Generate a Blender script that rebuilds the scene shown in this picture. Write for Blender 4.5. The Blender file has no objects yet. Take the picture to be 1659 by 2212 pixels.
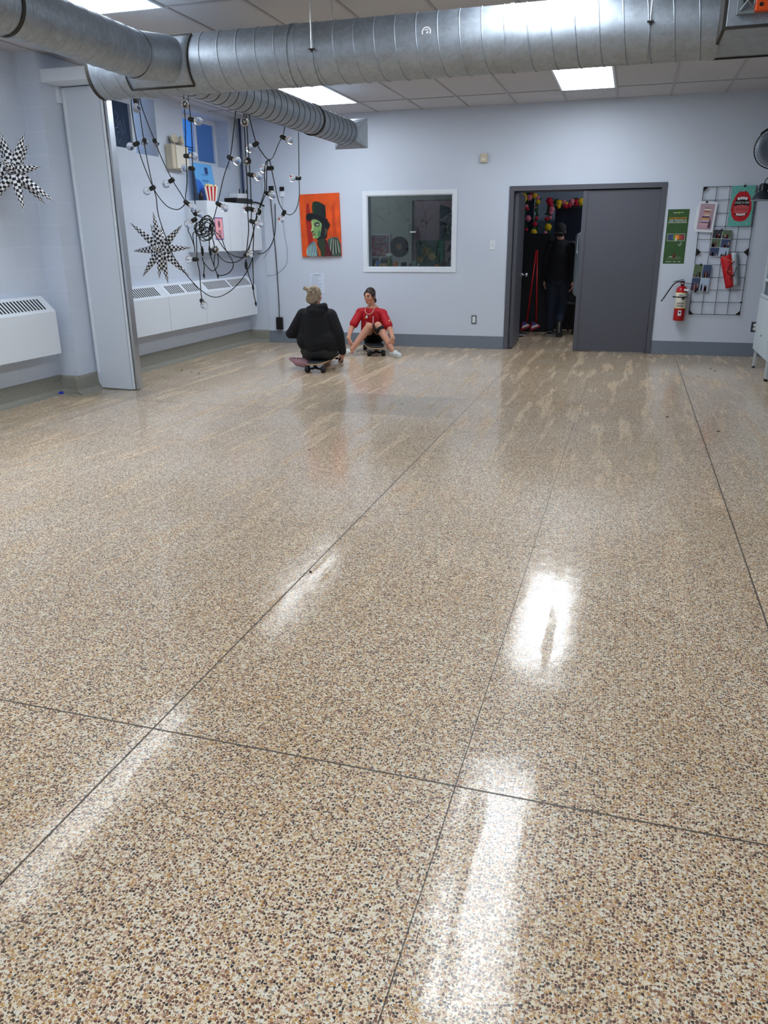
import bpy, bmesh, math, random
from mathutils import Vector as V, Matrix, Euler
S = bpy.context.scene
COL = S.collection
PI = math.pi
rnd = random.Random(7)

# ------------------------------------------------------------------ camera, world, exposure
S.view_settings.view_transform = 'Standard'
S.view_settings.look = 'None'
S.view_settings.gamma = 1
S.view_settings.use_curve_mapping = False
S.view_settings.exposure = 0.0
PANEL_STRENGTH = 13.3
PANEL_COLOUR = (0.88, 0.945, 1.0, 1)
BACKROOM_WATTS = 26.0
cam = bpy.data.cameras.new('camera')
cam.sensor_fit = 'HORIZONTAL'; cam.sensor_width = 36
cam.lens = 1675.17 * 36 / 1659
cam.clip_start = 0.05; cam.clip_end = 200
co = bpy.data.objects.new('camera', cam); COL.objects.link(co)
_r, _u, _b = [[0.95672, 0.2909, -0.00793], [-0.08903, 0.31851, 0.94373], [0.27705, -0.90218, 0.33062]]
co.matrix_world = Matrix(((_r[0], _u[0], _b[0], 0), (_r[1], _u[1], _b[1], 0), (_r[2], _u[2], _b[2], 1.4358), (0, 0, 0, 1)))
S.camera = co
w = bpy.data.worlds.new('world'); S.world = w; w.use_nodes = True
bg = w.node_tree.nodes['Background']
bg.inputs[0].default_value = (0.27, 0.36, 0.50, 1); bg.inputs[1].default_value = 1.7

# ------------------------------------------------------------------ helpers
def lin(c):
    return tuple(((x / 255) / 12.92 if x <= 10 else ((x / 255 + .055) / 1.055) ** 2.4) for x in c)
MATS = {}
def mat(name, rgb=(200, 200, 200), rough=.6, metal=0, emit=0, trans=0, bump=0, bscale=60, coat=0, ior=1.45, var=0, vscale=4, spec=.5):
    if name in MATS: return MATS[name]
    m = bpy.data.materials.new(name); m.use_nodes = True
    nt = m.node_tree; b = nt.nodes['Principled BSDF']
    c = lin(rgb) + (1,)
    b.inputs['Base Color'].default_value = c
    b.inputs['Roughness'].default_value = rough; b.inputs['Metallic'].default_value = metal
    b.inputs['Transmission Weight'].default_value = trans; b.inputs['IOR'].default_value = ior
    b.inputs['Coat Weight'].default_value = coat; b.inputs['Specular IOR Level'].default_value = spec
    if emit:
        b.inputs['Emission Color'].default_value = c; b.inputs['Emission Strength'].default_value = emit
    tc = nt.nodes.new('ShaderNodeTexCoord')
    if var:
        n = nt.nodes.new('ShaderNodeTexNoise'); n.inputs['Scale'].default_value = vscale; n.inputs['Detail'].default_value = 4
        nt.links.new(tc.outputs['Object'], n.inputs['Vector'])
        r = nt.nodes.new('ShaderNodeMapRange'); r.inputs[1].default_value = .3; r.inputs[2].default_value = .7
        r.inputs[3].default_value = 1 - var; r.inputs[4].default_value = 1 + var
        nt.links.new(n.outputs['Fac'], r.inputs[0])
        h = nt.nodes.new('ShaderNodeHueSaturation'); h.inputs['Color'].default_value = c
        nt.links.new(r.outputs[0], h.inputs['Value']); nt.links.new(h.outputs[0], b.inputs['Base Color'])
    if bump:
        n = nt.nodes.new('ShaderNodeTexNoise'); n.inputs['Scale'].default_value = bscale; n.inputs['Detail'].default_value = 3
        nt.links.new(tc.outputs['Object'], n.inputs['Vector'])
        bp = nt.nodes.new('ShaderNodeBump'); bp.inputs['Strength'].default_value = bump; bp.inputs['Distance'].default_value = .01
        nt.links.new(n.outputs['Fac'], bp.inputs['Height']); nt.links.new(bp.outputs[0], b.inputs['Normal'])
    MATS[name] = m
    return m

class MB:
    def __init__(s): s.bm = bmesh.new(); s.m = 0; s.k = 0
    def face(s, vs):
        try:
            f = s.bm.faces.new(vs); f.material_index = s.m; return f
        except ValueError: return None
    def box(s, a, b, R=None):
        (x0, y0, z0), (x1, y1, z1) = a, b
        x0, x1 = min(x0, x1), max(x0, x1); y0, y1 = min(y0, y1), max(y0, y1); z0, z1 = min(z0, z1), max(z0, z1)
        e = .00012 * (s.k % 12); s.k += 1; x0 -= e; y0 -= e; z0 -= e; x1 += e; y1 += e; z1 += e
        vs = [V((x, y, z)) for z in (z0, z1) for x, y in ((x0, y0), (x1, y0), (x1, y1), (x0, y1))]
        if R is not None: vs = [R @ v for v in vs]
        v = [s.bm.verts.new(c) for c in vs]
        for q in ((3, 2, 1, 0), (4, 5, 6, 7), (0, 1, 5, 4), (1, 2, 6, 5), (2, 3, 7, 6), (3, 0, 4, 7)): s.face([v[i] for i in q])
        return s
    def prism(s, pts, M, d):     # pts 2D, M maps (x, y, 0) -> world, extruded to z=d
        a = [s.bm.verts.new(M @ V((x, y, 0))) for x, y in pts]
        b = [s.bm.verts.new(M @ V((x, y, d))) for x, y in pts]
        n = len(pts)
        s.face(a[::-1]); s.face(b)
        for i in range(n): s.face([a[i], a[(i + 1) % n], b[(i + 1) % n], b[i]])
        return s
    def tube(s, path, r, n=8, cap=True, r1=None):
        path = [V(p) for p in path]; rings = []; L = len(path)
        up = None
        for i, p in enumerate(path):
            t = (path[min(i + 1, L - 1)] - path[max(i - 1, 0)])
            t = t.normalized() if t.length > 1e-9 else V((0, 0, 1))
            if up is None:
                up = t.cross(V((0, 0, 1))) if abs(t.z) < .9 else t.cross(V((1, 0, 0)))
                up.normalize()
            up = (up - t * up.dot(t)); up = up.normalized() if up.length > 1e-6 else t.orthogonal().normalized()
            w_ = t.cross(up)
            rr = r if r1 is None else r + (r1 - r) * i / (L - 1)
            rings.append([s.bm.verts.new(p + (up * math.cos(2 * PI * k / n) + w_ * math.sin(2 * PI * k / n)) * rr) for k in range(n)])
        for a, b in zip(rings, rings[1:]):
            for k in range(n): s.face([a[k], a[(k + 1) % n], b[(k + 1) % n], b[k]])
        if cap: s.face(rings[0][::-1]); s.face(rings[-1])
        return s
    def cyl(s, a, b, r, n=20, r1=None): return s.tube([a, b], r, n, True, r1)
    def lathe(s, prof, M=None, n=24):    # prof (r, z)
        M = M or Matrix(); rings = []
        for r, z in prof:
            if r < 1e-6: rings.append([s.bm.verts.new(M @ V((0, 0, z)))])
            else: rings.append([s.bm.verts.new(M @ V((r * math.cos(2 * PI * k / n), r * math.sin(2 * PI * k / n), z))) for k in range(n)])
        for a, b in zip(rings, rings[1:]):
            for k in range(n):
                k2 = (k + 1) % n
                if len(a) == 1 and len(b) == 1: continue
                if len(a) == 1: s.face([a[0], b[k2], b[k]])
                elif len(b) == 1: s.face([a[k], a[k2], b[0]])
                else: s.face([a[k], a[k2], b[k2], b[k]])
        return s
    def ell(s, c, r, M=None, n=16, k=10):
        R = (M or Matrix()).to_3x3().to_4x4()
        if isinstance(r, (int, float)): r = (r, r, r)
        T = Matrix.Translation(c) @ R @ Matrix.Diagonal((r[0], r[1], r[2], 1))
        return s.lathe([(math.sin(PI * i / k), -math.cos(PI * i / k)) for i in range(k + 1)], T, n)
    def cap(s, a, b, r0, r1=None):
        r1 = r0 if r1 is None else r1
        a, b = V(a), V(b); d = b - a; L = d.length
        if L < 1e-6: return s.ell(a, r0)
        M = Matrix.Translation(a) @ d.to_track_quat('Z', 'Y').to_matrix().to_4x4()
        pr = [(r0 * math.sin(t), -r0 * math.cos(t)) for t in (0, .4, .8, 1.2, PI / 2)]
        pr += [(r1 * math.cos(t), L + r1 * math.sin(t)) for t in (0, .4, .8, 1.2, PI / 2)]
        pr[0] = (0, pr[0][1]); pr[-1] = (0, pr[-1][1])
        return s.lathe(pr, M, 14)
    def build(s, name, mats, parent=None, loc=(0, 0, 0), rot=(0, 0, 0), smooth=False, bevel=0, recalc=True):
        if recalc: bmesh.ops.recalc_face_normals(s.bm, faces=s.bm.faces)
        me = bpy.data.meshes.new(name); s.bm.to_mesh(me); s.bm.free()
        o = bpy.data.objects.new(name, me); COL.objects.link(o)
        for m in (mats if isinstance(mats, (list, tuple)) else [mats]): me.materials.append(m)
        o.location = loc; o.rotation_euler = rot
        if smooth:
            for p in me.polygons: p.use_smooth = True
        if bevel:
            md = o.modifiers.new('bevel', 'BEVEL'); md.width = bevel; md.segments = 2; md.limit_method = 'ANGLE'
        if parent: o.parent = parent
        return o

def tag(o, label=None, cat=None, group=None, kind=None):
    if label: o['label'] = label
    if cat: o['category'] = cat
    if group: o['group'] = group
    if kind: o['kind'] = kind
    return o
def thing(name, label, cat, loc=(0, 0, 0), group=None, rz=0):
    o = bpy.data.objects.new(name, None); COL.objects.link(o); o.location = loc; o.rotation_euler = (0, 0, rz)
    o.empty_display_size = .05
    return tag(o, label, cat, group)
def bx(name, a, b, m, parent=None, bevel=0, off=None):
    o = V(off) if off is not None else V((0, 0, 0))
    return MB().box(V(a) - o, V(b) - o).build(name, m, parent, bevel=bevel)
def struct(o): return tag(o, kind='structure')
def smoothpath(pts, k=8):
    pts = [V(p) for p in pts]; P = [pts[0] * 2 - pts[1]] + pts + [pts[-1] * 2 - pts[-2]]; out = []
    for i in range(1, len(P) - 2):
        a, b, c, d = P[i - 1:i + 3]
        for j in range(k):
            t = j / k
            out.append(.5 * ((2 * b) + (c - a) * t + (2 * a - 5 * b + 4 * c - d) * t * t + (3 * b - a - 3 * c + d) * t ** 3))
    out.append(pts[-1]); return out
def frame(o, x, y):      # matrix with origin o, local x and y axes, z = x cross y
    x = V(x).normalized(); z = x.cross(V(y)).normalized(); y = z.cross(x)
    return Matrix(((x.x, y.x, z.x, o[0]), (x.y, y.y, z.y, o[1]), (x.z, y.z, z.z, o[2]), (0, 0, 0, 1)))
def wallM(x, z, y=10.9, rot=0):  # on the far wall: local x right, y up, z towards the room
    return Matrix.Translation((x, y, z)) @ Matrix.Rotation(rot, 4, 'Y') @ Matrix(((1, 0, 0, 0), (0, 0, -1, 0), (0, 1, 0, 0), (0, 0, 0, 1)))
def leftM(y, z, x=-5.45):        # on the left wall: local x = +Y, y up, z towards +X
    return Matrix(((0, 0, 1, x), (1, 0, 0, y), (0, 1, 0, z), (0, 0, 0, 1)))
def circ(cx, cy, rx, ry=None, n=20, a0=0, a1=2 * PI):
    ry = ry or rx
    full = abs(a1 - a0 - 2 * PI) < 1e-6
    return [(cx + rx * math.cos(a0 + (a1 - a0) * i / (n if full else n - 1)), cy + ry * math.sin(a0 + (a1 - a0) * i / (n if full else n - 1))) for i in range(n)]
def rect(x0, y0, x1, y1): return [(x0, y0), (x1, y0), (x1, y1), (x0, y1)]
def flat(name, pts, M, m, parent, z=.001, d=.0006):
    return MB().prism(pts, M @ Matrix.Translation((0, 0, z)), d).build(name, m, parent)
def text(name, body, M, size, m, parent, z=.002, sx=1, align='CENTER', depth=.0004):
    cu = bpy.data.curves.new(name, 'FONT'); cu.body = body; cu.size = size; cu.align_x = align; cu.align_y = 'CENTER'; cu.extrude = depth
    t = bpy.data.objects.new(name, cu); COL.objects.link(t)
    bpy.context.view_layer.update()
    me = bpy.data.meshes.new_from_object(t.evaluated_get(bpy.context.evaluated_depsgraph_get()))
    bpy.data.objects.remove(t)
    me.transform(M @ Matrix.Translation((0, 0, z)) @ Matrix.Diagonal((sx, 1, 1, 1)))
    me.materials.clear(); me.materials.append(m)
    o = bpy.data.objects.new(name, me); COL.objects.link(o); o.parent = parent
    return o
def melt(mb, name, m, parent=None, voxel=.005, sm=4):   # fuse overlapping closed shapes into one continuous skin
    bmesh.ops.recalc_face_normals(mb.bm, faces=mb.bm.faces)
    o = mb.build('tmp', m)
    r = o.modifiers.new('r', 'REMESH'); r.mode = 'VOXEL'; r.voxel_size = voxel
    s_ = o.modifiers.new('s', 'SMOOTH'); s_.iterations = sm; s_.factor = .5
    bpy.context.view_layer.update()
    me = bpy.data.meshes.new_from_object(o.evaluated_get(bpy.context.evaluated_depsgraph_get()))
    bpy.data.objects.remove(o)
    me.name = name
    me.materials.clear(); me.materials.append(m)
    for p in me.polygons: p.use_smooth = True; p.material_index = 0
    n = bpy.data.objects.new(name, me); COL.objects.link(n)
    if parent: n.parent = parent
    return n

# ------------------------------------------------------------------ materials of the shell
def nodes(name):
    m = bpy.data.materials.new(name); m.use_nodes = True; nt = m.node_tree
    return m, nt, nt.nodes['Principled BSDF'], nt.links.new
def mth(nt, op, a, b=None, c=None):
    n = nt.nodes.new('ShaderNodeMath'); n.operation = op
    for i, v in enumerate((a, b, c)):
        if v is None: continue
        if isinstance(v, (int, float)): n.inputs[i].default_value = v
        else: nt.links.new(v, n.inputs[i])
    return n.outputs[0]
def ramp(nt, fac, stops, interp='LINEAR'):
    r = nt.nodes.new('ShaderNodeValToRGB'); r.color_ramp.interpolation = interp
    e = r.color_ramp.elements
    while len(e) < len(stops): e.new(.5)
    for i, (p, c) in enumerate(stops):
        e[i].position = p; e[i].color = (tuple(c) + (1,)) if not isinstance(c, (int, float)) else (c, c, c, 1)
    nt.links.new(fac, r.inputs[0]); return r.outputs[0]
def mixc(nt, f, a, b, mode='MIX'):
    n = nt.nodes.new('ShaderNodeMix'); n.data_type = 'RGBA'; n.blend_type = mode
    for i, v in ((0, f), (6, a), (7, b)):
        if isinstance(v, (int, float)): n.inputs[i].default_value = v
        elif isinstance(v, tuple): n.inputs[i].default_value = v + (1,)
        else: nt.links.new(v, n.inputs[i])
    return n.outputs[2]
def noise(nt, vec, scale, detail=3, rough=.5, out='Fac'):
    n = nt.nodes.new('ShaderNodeTexNoise'); n.inputs['Scale'].default_value = scale; n.inputs['Detail'].default_value = detail
    n.inputs['Roughness'].default_value = rough; nt.links.new(vec, n.inputs['Vector']); return n.outputs[out]

def floor_material():
    m, nt, b, L = nodes('polished_terrazzo')
    tc = nt.nodes.new('ShaderNodeTexCoord'); P = tc.outputs['Object']
    sep = nt.nodes.new('ShaderNodeSeparateXYZ'); L(P, sep.inputs[0]); X, Y = sep.outputs[0], sep.outputs[1]
    # slight warp so the chips are irregular
    w_ = nt.nodes.new('ShaderNodeTexNoise'); w_.inputs['Scale'].default_value = 90; w_.inputs['Detail'].default_value = 1; L(P, w_.inputs['Vector'])
    va = nt.nodes.new('ShaderNodeVectorMath'); va.operation = 'MULTIPLY_ADD'; L(w_.outputs['Color'], va.inputs[0])
    va.inputs[1].default_value = (.006, .006, 0); L(P, va.inputs[2]); PW = va.outputs[0]
    def chips(scale, off):
        mp = nt.nodes.new('ShaderNodeMapping'); mp.inputs['Location'].default_value = (off, off * 1.7, 0); L(PW, mp.inputs['Vector'])
        v = nt.nodes.new('ShaderNodeTexVoronoi'); v.voronoi_dimensions = '2D'; v.inputs['Scale'].default_value = scale; L(mp.outputs[0], v.inputs['Vector'])
        s2 = nt.nodes.new('ShaderNodeSeparateColor'); L(v.outputs['Color'], s2.inputs[0])
        return v.outputs['Distance'], s2.outputs[0], s2.outputs[1]
    cream = lin((242, 227, 200)); white = lin((240, 236, 222))
    tan = lin((200, 164, 116)); ochre = lin((200, 146, 78)); brown = lin((140, 98, 78)); dbrown = lin((100, 66, 56)); black = lin((48, 46, 50)); grey = lin((150, 142, 132)); pink = lin((206, 164, 138))
    big = noise(nt, P, 1.3, 3)
    base = mixc(nt, ramp(nt, big, [(.35, 0.), (.65, 1.)]), cream, lin((228, 204, 166)))
    d1, r1, g1 = chips(130, 0)
    c1 = ramp(nt, r1, [(0, black), (.12, dbrown), (.25, brown), (.42, tan), (.55, pink), (.66, white), (.80, ochre), (.87, grey), (.92, cream)], 'CONSTANT')
    k1 = mth(nt, 'MULTIPLY_ADD', g1, .16, .34)
    f1 = mth(nt, 'LESS_THAN', d1, k1)
    col = mixc(nt, f1, base, c1)
    d2, r2, g2 = chips(250, 3.3)
    c2 = ramp(nt, r2, [(0, black), (.09, dbrown), (.30, brown), (.5, cream), (.8, tan)], 'CONSTANT')
    f2 = mth(nt, 'MULTIPLY', mth(nt, 'LESS_THAN', d2, .36), mth(nt, 'SUBTRACT', 1, f1))
    col = mixc(nt, f2, col, c2)
    # worn, dusty, browner and greyer areas
    st = nt.nodes.new('ShaderNodeMapping'); st.inputs['Scale'].default_value = (5.5, .55, 1); st.inputs['Rotation'].default_value = (0, 0, .12); L(P, st.inputs['Vector'])
    streak = noise(nt, st.outputs[0], 1.6, 5, .6)
    wear = noise(nt, P, .7, 4, .6)
    col = mixc(nt, mth(nt, 'MULTIPLY', ramp(nt, wear, [(.42, 0.), (.7, 1.)]), .18), col, lin((150, 128, 92)))
    # grey worn patch by the short joint
    def box01(v, a, c, s=.08):
        u = nt.nodes.new('ShaderNodeMapRange'); u.inputs[1].default_value = a; u.inputs[2].default_value = a + s; L(v, u.inputs[0])
        t = nt.nodes.new('ShaderNodeMapRange'); t.inputs[1].default_value = c - s; t.inputs[2].default_value = c; t.inputs[3].default_value = 1; t.inputs[4].default_value = 0; L(v, t.inputs[0])
        return mth(nt, 'MULTIPLY', u.outputs[0], t.outputs[0])
    patch = mth(nt, 'MULTIPLY', mth(nt, 'MULTIPLY', box01(X, -2.7, -1.3, .25), box01(Y, 6.4, 7.3, .05)), .35)
    patch2 = mth(nt, 'MULTIPLY', mth(nt, 'MULTIPLY', box01(X, -5.4, -4.35, .25), box01(Y, 6.4, 6.9, .05)), .4)
    col = mixc(nt, mth(nt, 'MAXIMUM', patch, patch2), col, lin((110, 112, 104)))
    # dirt along the left wall
    dirt = mth(nt, 'MULTIPLY', box01(X, -6.2, -4.3, .6), ramp(nt, noise(nt, P, 2.2, 4), [(.35, 0.), (.7, 1.)]))
    col = mixc(nt, mth(nt, 'MULTIPLY', dirt, .45), col, lin((120, 105, 78)))
    # metal divider joints and hairlines
    def line(v, at, hw): return mth(nt, 'LESS_THAN', mth(nt, 'ABSOLUTE', mth(nt, 'SUBTRACT', v, at)), hw)
    wob = mth(nt, 'MULTIPLY_ADD', noise(nt, P, 3, 2), .01, -.005)
    Xw = mth(nt, 'ADD', X, wob); Yw = mth(nt, 'ADD', Y, wob)
    j = line(X, -1.303, .0032)
    for q in (line(X, .635, .0036), line(Xw, -.34, .0017), line(Y, 1.763, .0034), line(Xw, -4.55, .0025), line(X, 2.6, .003)): j = mth(nt, 'MAXIMUM', j, q)
    j = mth(nt, 'MAXIMUM', j, mth(nt, 'MULTIPLY', line(Yw, 3.615, .003), .55))
    j = mth(nt, 'MAXIMUM', j, mth(nt, 'MULTIPLY', line(Yw, 5.1, .003), .35))
    j = mth(nt, 'MAXIMUM', j, mth(nt, 'MULTIPLY', line(Y, 6.399, .005), box01(X, -5.3, -1.3, .01)))
    j = mth(nt, 'MAXIMUM', j, mth(nt, 'MULTIPLY', line(Yw, 10.0, .003), .4))
    j = mth(nt, 'MAXIMUM', j, mth(nt, 'MULTIPLY', line(Y, -1.8, .0034), .9))
    col = mixc(nt, mth(nt, 'MULTIPLY', j, .88), col, lin((58, 54, 50)))
    L(col, b.inputs['Base Color'])
    b.inputs['Roughness'].default_value = .5; b.inputs['Specular IOR Level'].default_value = .35
    # wax: streaky clear coat rubbed by wheels
    wax = ramp(nt, streak, [(.40, .22), (.47, .9)])
    fine = noise(nt, P, 140, 2)
    L(mth(nt, 'MULTIPLY', wax, mth(nt, 'MULTIPLY_ADD', mth(nt, 'SUBTRACT', 1, j), .9, .1)), b.inputs['Coat Weight'])
    rg = nt.nodes.new('ShaderNodeMapRange'); rg.inputs[1].default_value = .3; rg.inputs[2].default_value = .7; rg.inputs[3].default_value = .07; rg.inputs[4].default_value = .15; L(streak, rg.inputs[0])
    rr = mth(nt, 'MULTIPLY_ADD', mth(nt, 'SUBTRACT', 1, wax), .1, rg.outputs[0])
    L(rr, b.inputs['Coat Roughness'])
    bp = nt.nodes.new('ShaderNodeBump'); bp.inputs['Strength'].default_value = .3; bp.inputs['Distance'].default_value = .004
    L(mth(nt, 'ADD', mth(nt, 'MULTIPLY', fine, .10), noise(nt, P, 8, 2)), bp.inputs['Height']); L(bp.outputs[0], b.inputs['Coat Normal'])
    return m
M_FLOOR = floor_material()

def block_material(name, axis, rgb):
    m, nt, b, L = nodes(name)
    tc = nt.nodes.new('ShaderNodeTexCoord'); sep = nt.nodes.new('ShaderNodeSeparateXYZ'); L(tc.outputs['Object'], sep.inputs[0])
    cb = nt.nodes.new('ShaderNodeCombineXYZ'); L(sep.outputs[axis], cb.inputs[0]); L(sep.outputs[2], cb.inputs[1])
    br = nt.nodes.new('ShaderNodeTexBrick'); L(cb.outputs[0], br.inputs['Vector'])
    br.inputs['Scale'].default_value = 1; br.inputs['Brick Width'].default_value = .4; br.inputs['Row Height'].default_value = .2
    br.inputs['Mortar Size'].default_value = .004; br.inputs['Mortar Smooth'].default_value = .5
    c = lin(rgb)
    br.inputs['Color1'].default_value = c + (1,); br.inputs['Color2'].default_value = tuple(v * .97 for v in c) + (1,); br.inputs['Mortar'].default_value = tuple(min(1, v * 1.12) for v in c) + (1,)
    L(br.outputs['Color'], b.inputs['Base Color']); b.inputs['Roughness'].default_value = .42
    bp = nt.nodes.new('ShaderNodeBump'); bp.inputs['Strength'].default_value = .5; bp.inputs['Distance'].default_value = .004; bp.invert = True
    h = mth(nt, 'ADD', br.outputs['Fac'], mth(nt, 'MULTIPLY', noise(nt, tc.outputs['Object'], 45, 3), .25))
    L(h, bp.inputs['Height']); L(bp.outputs[0], b.inputs['Normal'])
    return m
WALLC = (204, 214, 230)
M_BLKY = block_material('painted_block_side', 1, WALLC)
M_BLKX = block_material('painted_block_front', 0, WALLC)
M_WALL = mat('painted_drywall', WALLC, .55, bump=.04, bscale=90, var=.012, vscale=2)
M_CEIL = mat('ceiling_tile', (194, 195, 200), .95, bump=.12, bscale=260, var=.03, vscale=90)
M_GRID = mat('ceiling_tbar', (168, 166, 170), .5)
M_VINYL = mat('grey_vinyl_base', (118, 128, 142), .45)
M_TERR = mat('cove_terrazzo', (138, 137, 129), .6, var=.3, vscale=130, bump=.1)
M_WHITE = mat('white_enamel', (220, 228, 238), .35)
M_TRIM = mat('white_trim', (224, 232, 242), .4)
M_GREYP = mat('grey_door_paint', (86, 88, 98), .42, bump=.02)
M_BLACK = mat('black_plastic', (16, 16, 18), .4)
M_BLKM = mat('matt_black', (18, 18, 20), .8)
M_STEEL = mat('bright_steel', (190, 192, 196), .25, metal=1)
M_DARKV = mat('vent_shadow', (28, 30, 32), .9)
def galv():
    m, nt, b, L = nodes('galvanised_steel')
    tc = nt.nodes.new('ShaderNodeTexCoord'); P = tc.outputs['Object']
    n1 = noise(nt, P, 9, 5, .65); n2 = noise(nt, P, 2.2, 3)
    v = nt.nodes.new('ShaderNodeTexVoronoi'); v.inputs['Scale'].default_value = 45; L(P, v.inputs['Vector'])
    s2 = nt.nodes.new('ShaderNodeSeparateColor'); L(v.outputs['Color'], s2.inputs[0])
    f = mth(nt, 'ADD', mth(nt, 'MULTIPLY', n1, .75), mth(nt, 'MULTIPLY', s2.outputs[0], .25))
    L(mixc(nt, f, lin((140, 148, 156)), lin((186, 197, 210))), b.inputs['Base Color'])
    b.inputs['Metallic'].default_value = .93
    r = nt.nodes.new('ShaderNodeMapRange'); r.inputs[1].default_value = .3; r.inputs[2].default_value = .7; r.inputs[3].default_value = .50; r.inputs[4].default_value = .60; L(n1, r.inputs[0])
    L(r.outputs[0], b.inputs['Roughness'])
    bp = nt.nodes.new('ShaderNodeBump'); bp.inputs['Strength'].default_value = .05; bp.inputs['Distance'].default_value = .01
    L(mth(nt, 'ADD', n2, mth(nt, 'MULTIPLY', n1, .2)), bp.inputs['Height']); L(bp.outputs[0], b.inputs['Normal'])
    return m
M_GALV = galv()
M_SEAL = mat('dark_duct_sealant', (52, 50, 48), .7)

# ------------------------------------------------------------------ room shell
XL, XR, YB, YF, HC = -5.45, 1.9, 10.9, -2.4, 3.043
struct(bx('floor', (XL - .4, YF - .2, -.12), (XR + .2, 14.6, 0), M_FLOOR))
struct(bx('ceiling', (XL - .4, YF - .2, HC), (XR + .2, 14.6, HC + .1), M_CEIL))
# far wall with the hall window and the door opening
DX0, DX1, DZ = -1.60, .335, 2.085
WX0, WX1, WZ0, WZ1 = -3.56, -2.35, 1.075, 2.015
g = MB()
for a, b_ in (((-5.12, 0), (WX0, HC)), ((WX0, 0), (WX1, WZ0)), ((WX0, WZ1), (WX1, HC)), ((WX1, 0), (DX0, HC)), ((DX0, DZ), (DX1, HC)), ((DX1, 0), (XR + .15, HC))):
    g.box((a[0], YB, a[1]), (b_[0], YB + .16, b_[1]))
struct(g.build('wall_back', M_WALL))
struct(bx('wall_back_block', (XL - .3, YB + .012, 0), (-5.12, YB + .2, HC), M_BLKX))
# left wall with two window recesses
g = MB()
def seg(y0, y1, z0, z1): g.box((XL - .32, y0, z0), (XL, y1, z1))
W1, W2, SZ, TZ = (7.55, 8.82), (9.43, 10.62), 2.385, 2.985
seg(YF, 10.95, 0, SZ); seg(YF, 10.95, TZ, HC); seg(YF, W1[0], SZ, TZ); seg(W1[1], W2[0], SZ, TZ); seg(W2[1], 10.95, SZ, TZ)
struct(g.build('wall_left', M_BLKY))
struct(bx('wall_right', (XR, YF, 0), (XR + .15, YB, HC), mat('low_bounce_drywall', (112, 116, 124), .6)))  # mostly unseen wall; its grey is darkened to cut light bounced into the corner
struct(bx('wall_front', (XL - .3, YF - .15, 0), (XR + .15, YF, HC), M_WALL))
# pilaster by the folding partition
struct(bx('wall_left_pilaster', (XL, 6.58, 0), (-5.22, 7.35, HC), M_BLKX))
# skirtings
g = MB()
for a, b_ in ((-5.12, DX0 - .0), (DX1 + .0, XR)):
    g.box((a, YB - .008, 0), (b_, YB, .17)); g.box((a, YB - .014, 0), (b_, YB, .022))
struct(g.build('baseboard_back', M_VINYL, bevel=.003))
g = MB()
prof = [(0, 0), (.10, 0), (.055, .012), (.03, .04), (.022, .15), (.012, .17), (0, .175)]
def cove(p0, p1, side):      # profile swept along an edge; side = outward direction
    p0, p1, side = V(p0), V(p1), V(side)
    A = [g.bm.verts.new(p0 + side * a + V((0, 0, z))) for a, z in prof]; B = [g.bm.verts.new(p1 + side * a + V((0, 0, z))) for a, z in prof]
    n = len(prof)
    for i in range(n): g.face([A[i], A[(i + 1) % n], B[(i + 1) % n], B[i]])
    g.face(A[::-1]); g.face(B)
cove((XL, YF, 0), (XL, 6.6, 0), (1, 0, 0)); cove((XL, 7.3, 0), (XL, 10.9, 0), (1, 0, 0))
cove((XL, 6.58, 0), (-5.2, 6.58, 0), (0, -1, 0)); cove((-5.22, 6.5, 0), (-5.22, 6.88, 0), (1, 0, 0)); cove((XL, 10.912, 0), (-5.12, 10.912, 0), (0, -1, 0))
struct(g.build('baseboard_left', M_TERR, smooth=False))
# suspended ceiling grid
g = MB()
xs = [-2.78 + .61 * k for k in range(-4, 8)]
ys = [10.12, 8.9, 7.68, 6.7, 5.75, 4.53, 3.31, 2.35, 1.38, .16, -1.06]
for x in xs: g.box((x - .012, YF, HC - .006), (x + .012, YB, HC + .001))
for y in ys: g.box((XL, y - .012, HC - .0065), (XR, y + .012, HC + .001))
struct(g.build('trim_1', M_GRID))
# overhead track box of the folding partition
struct(bx('trim_2', (XL + .02, 6.62, 2.8), (XR, 6.98, 2.905), M_TRIM, bevel=.004))
struct(bx('trim_3', (-5.35, 6.80, 2.66), (-5.2, 6.9, 2.8), M_TRIM, bevel=.004))

# ------------------------------------------------------------------ ceiling lights
M_DIFF, nt, b, L = nodes('lit_diffuser')
b.inputs['Base Color'].default_value = (.9, .9, .9, 1); b.inputs['Emission Color'].default_value = PANEL_COLOUR; b.inputs['Emission Strength'].default_value = PANEL_STRENGTH
def ceiling_light(x0, y0, label, x1=None, y1=None):
    x1 = x1 or x0 + .61; y1 = y1 or y0 + 1.22
    t = thing('ceiling_light', label, 'ceiling light', ((x0 + x1) / 2, (y0 + y1) / 2, HC - .012))
    o = t.location
    g = MB()
    for a, b_ in (((x0, y0), (x1, y0 + .02)), ((x0, y1 - .02), (x1, y1)), ((x0, y0), (x0 + .02, y1)), ((x1 - .02, y0), (x1, y1))):
        g.box(V((a[0], a[1], HC - .012)) - o, V((b_[0], b_[1], HC - .001)) - o)
    g.build('light_frame', M_TRIM, t)
    MB().box(V((x0 + .02, y0 + .02, HC - .009)) - o, V((x1 - .02, y1 - .02, HC - .002)) - o).build('diffuser', M_DIFF, t)
    return t
ceiling_light(-4.0, 8.9, 'lit ceiling panel over the narrower duct, nearest the back wall')
ceiling_light(-4.0, 7.68, 'lit ceiling panel behind the wide duct at the left, next before the back one')
ceiling_light(-.95, 8.9, 'lit white ceiling panel above the grey double door, nearest the back wall')
ceiling_light(-.95, 7.68, 'lit ceiling panel mostly hidden by the wide duct, in line with the door')
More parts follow.
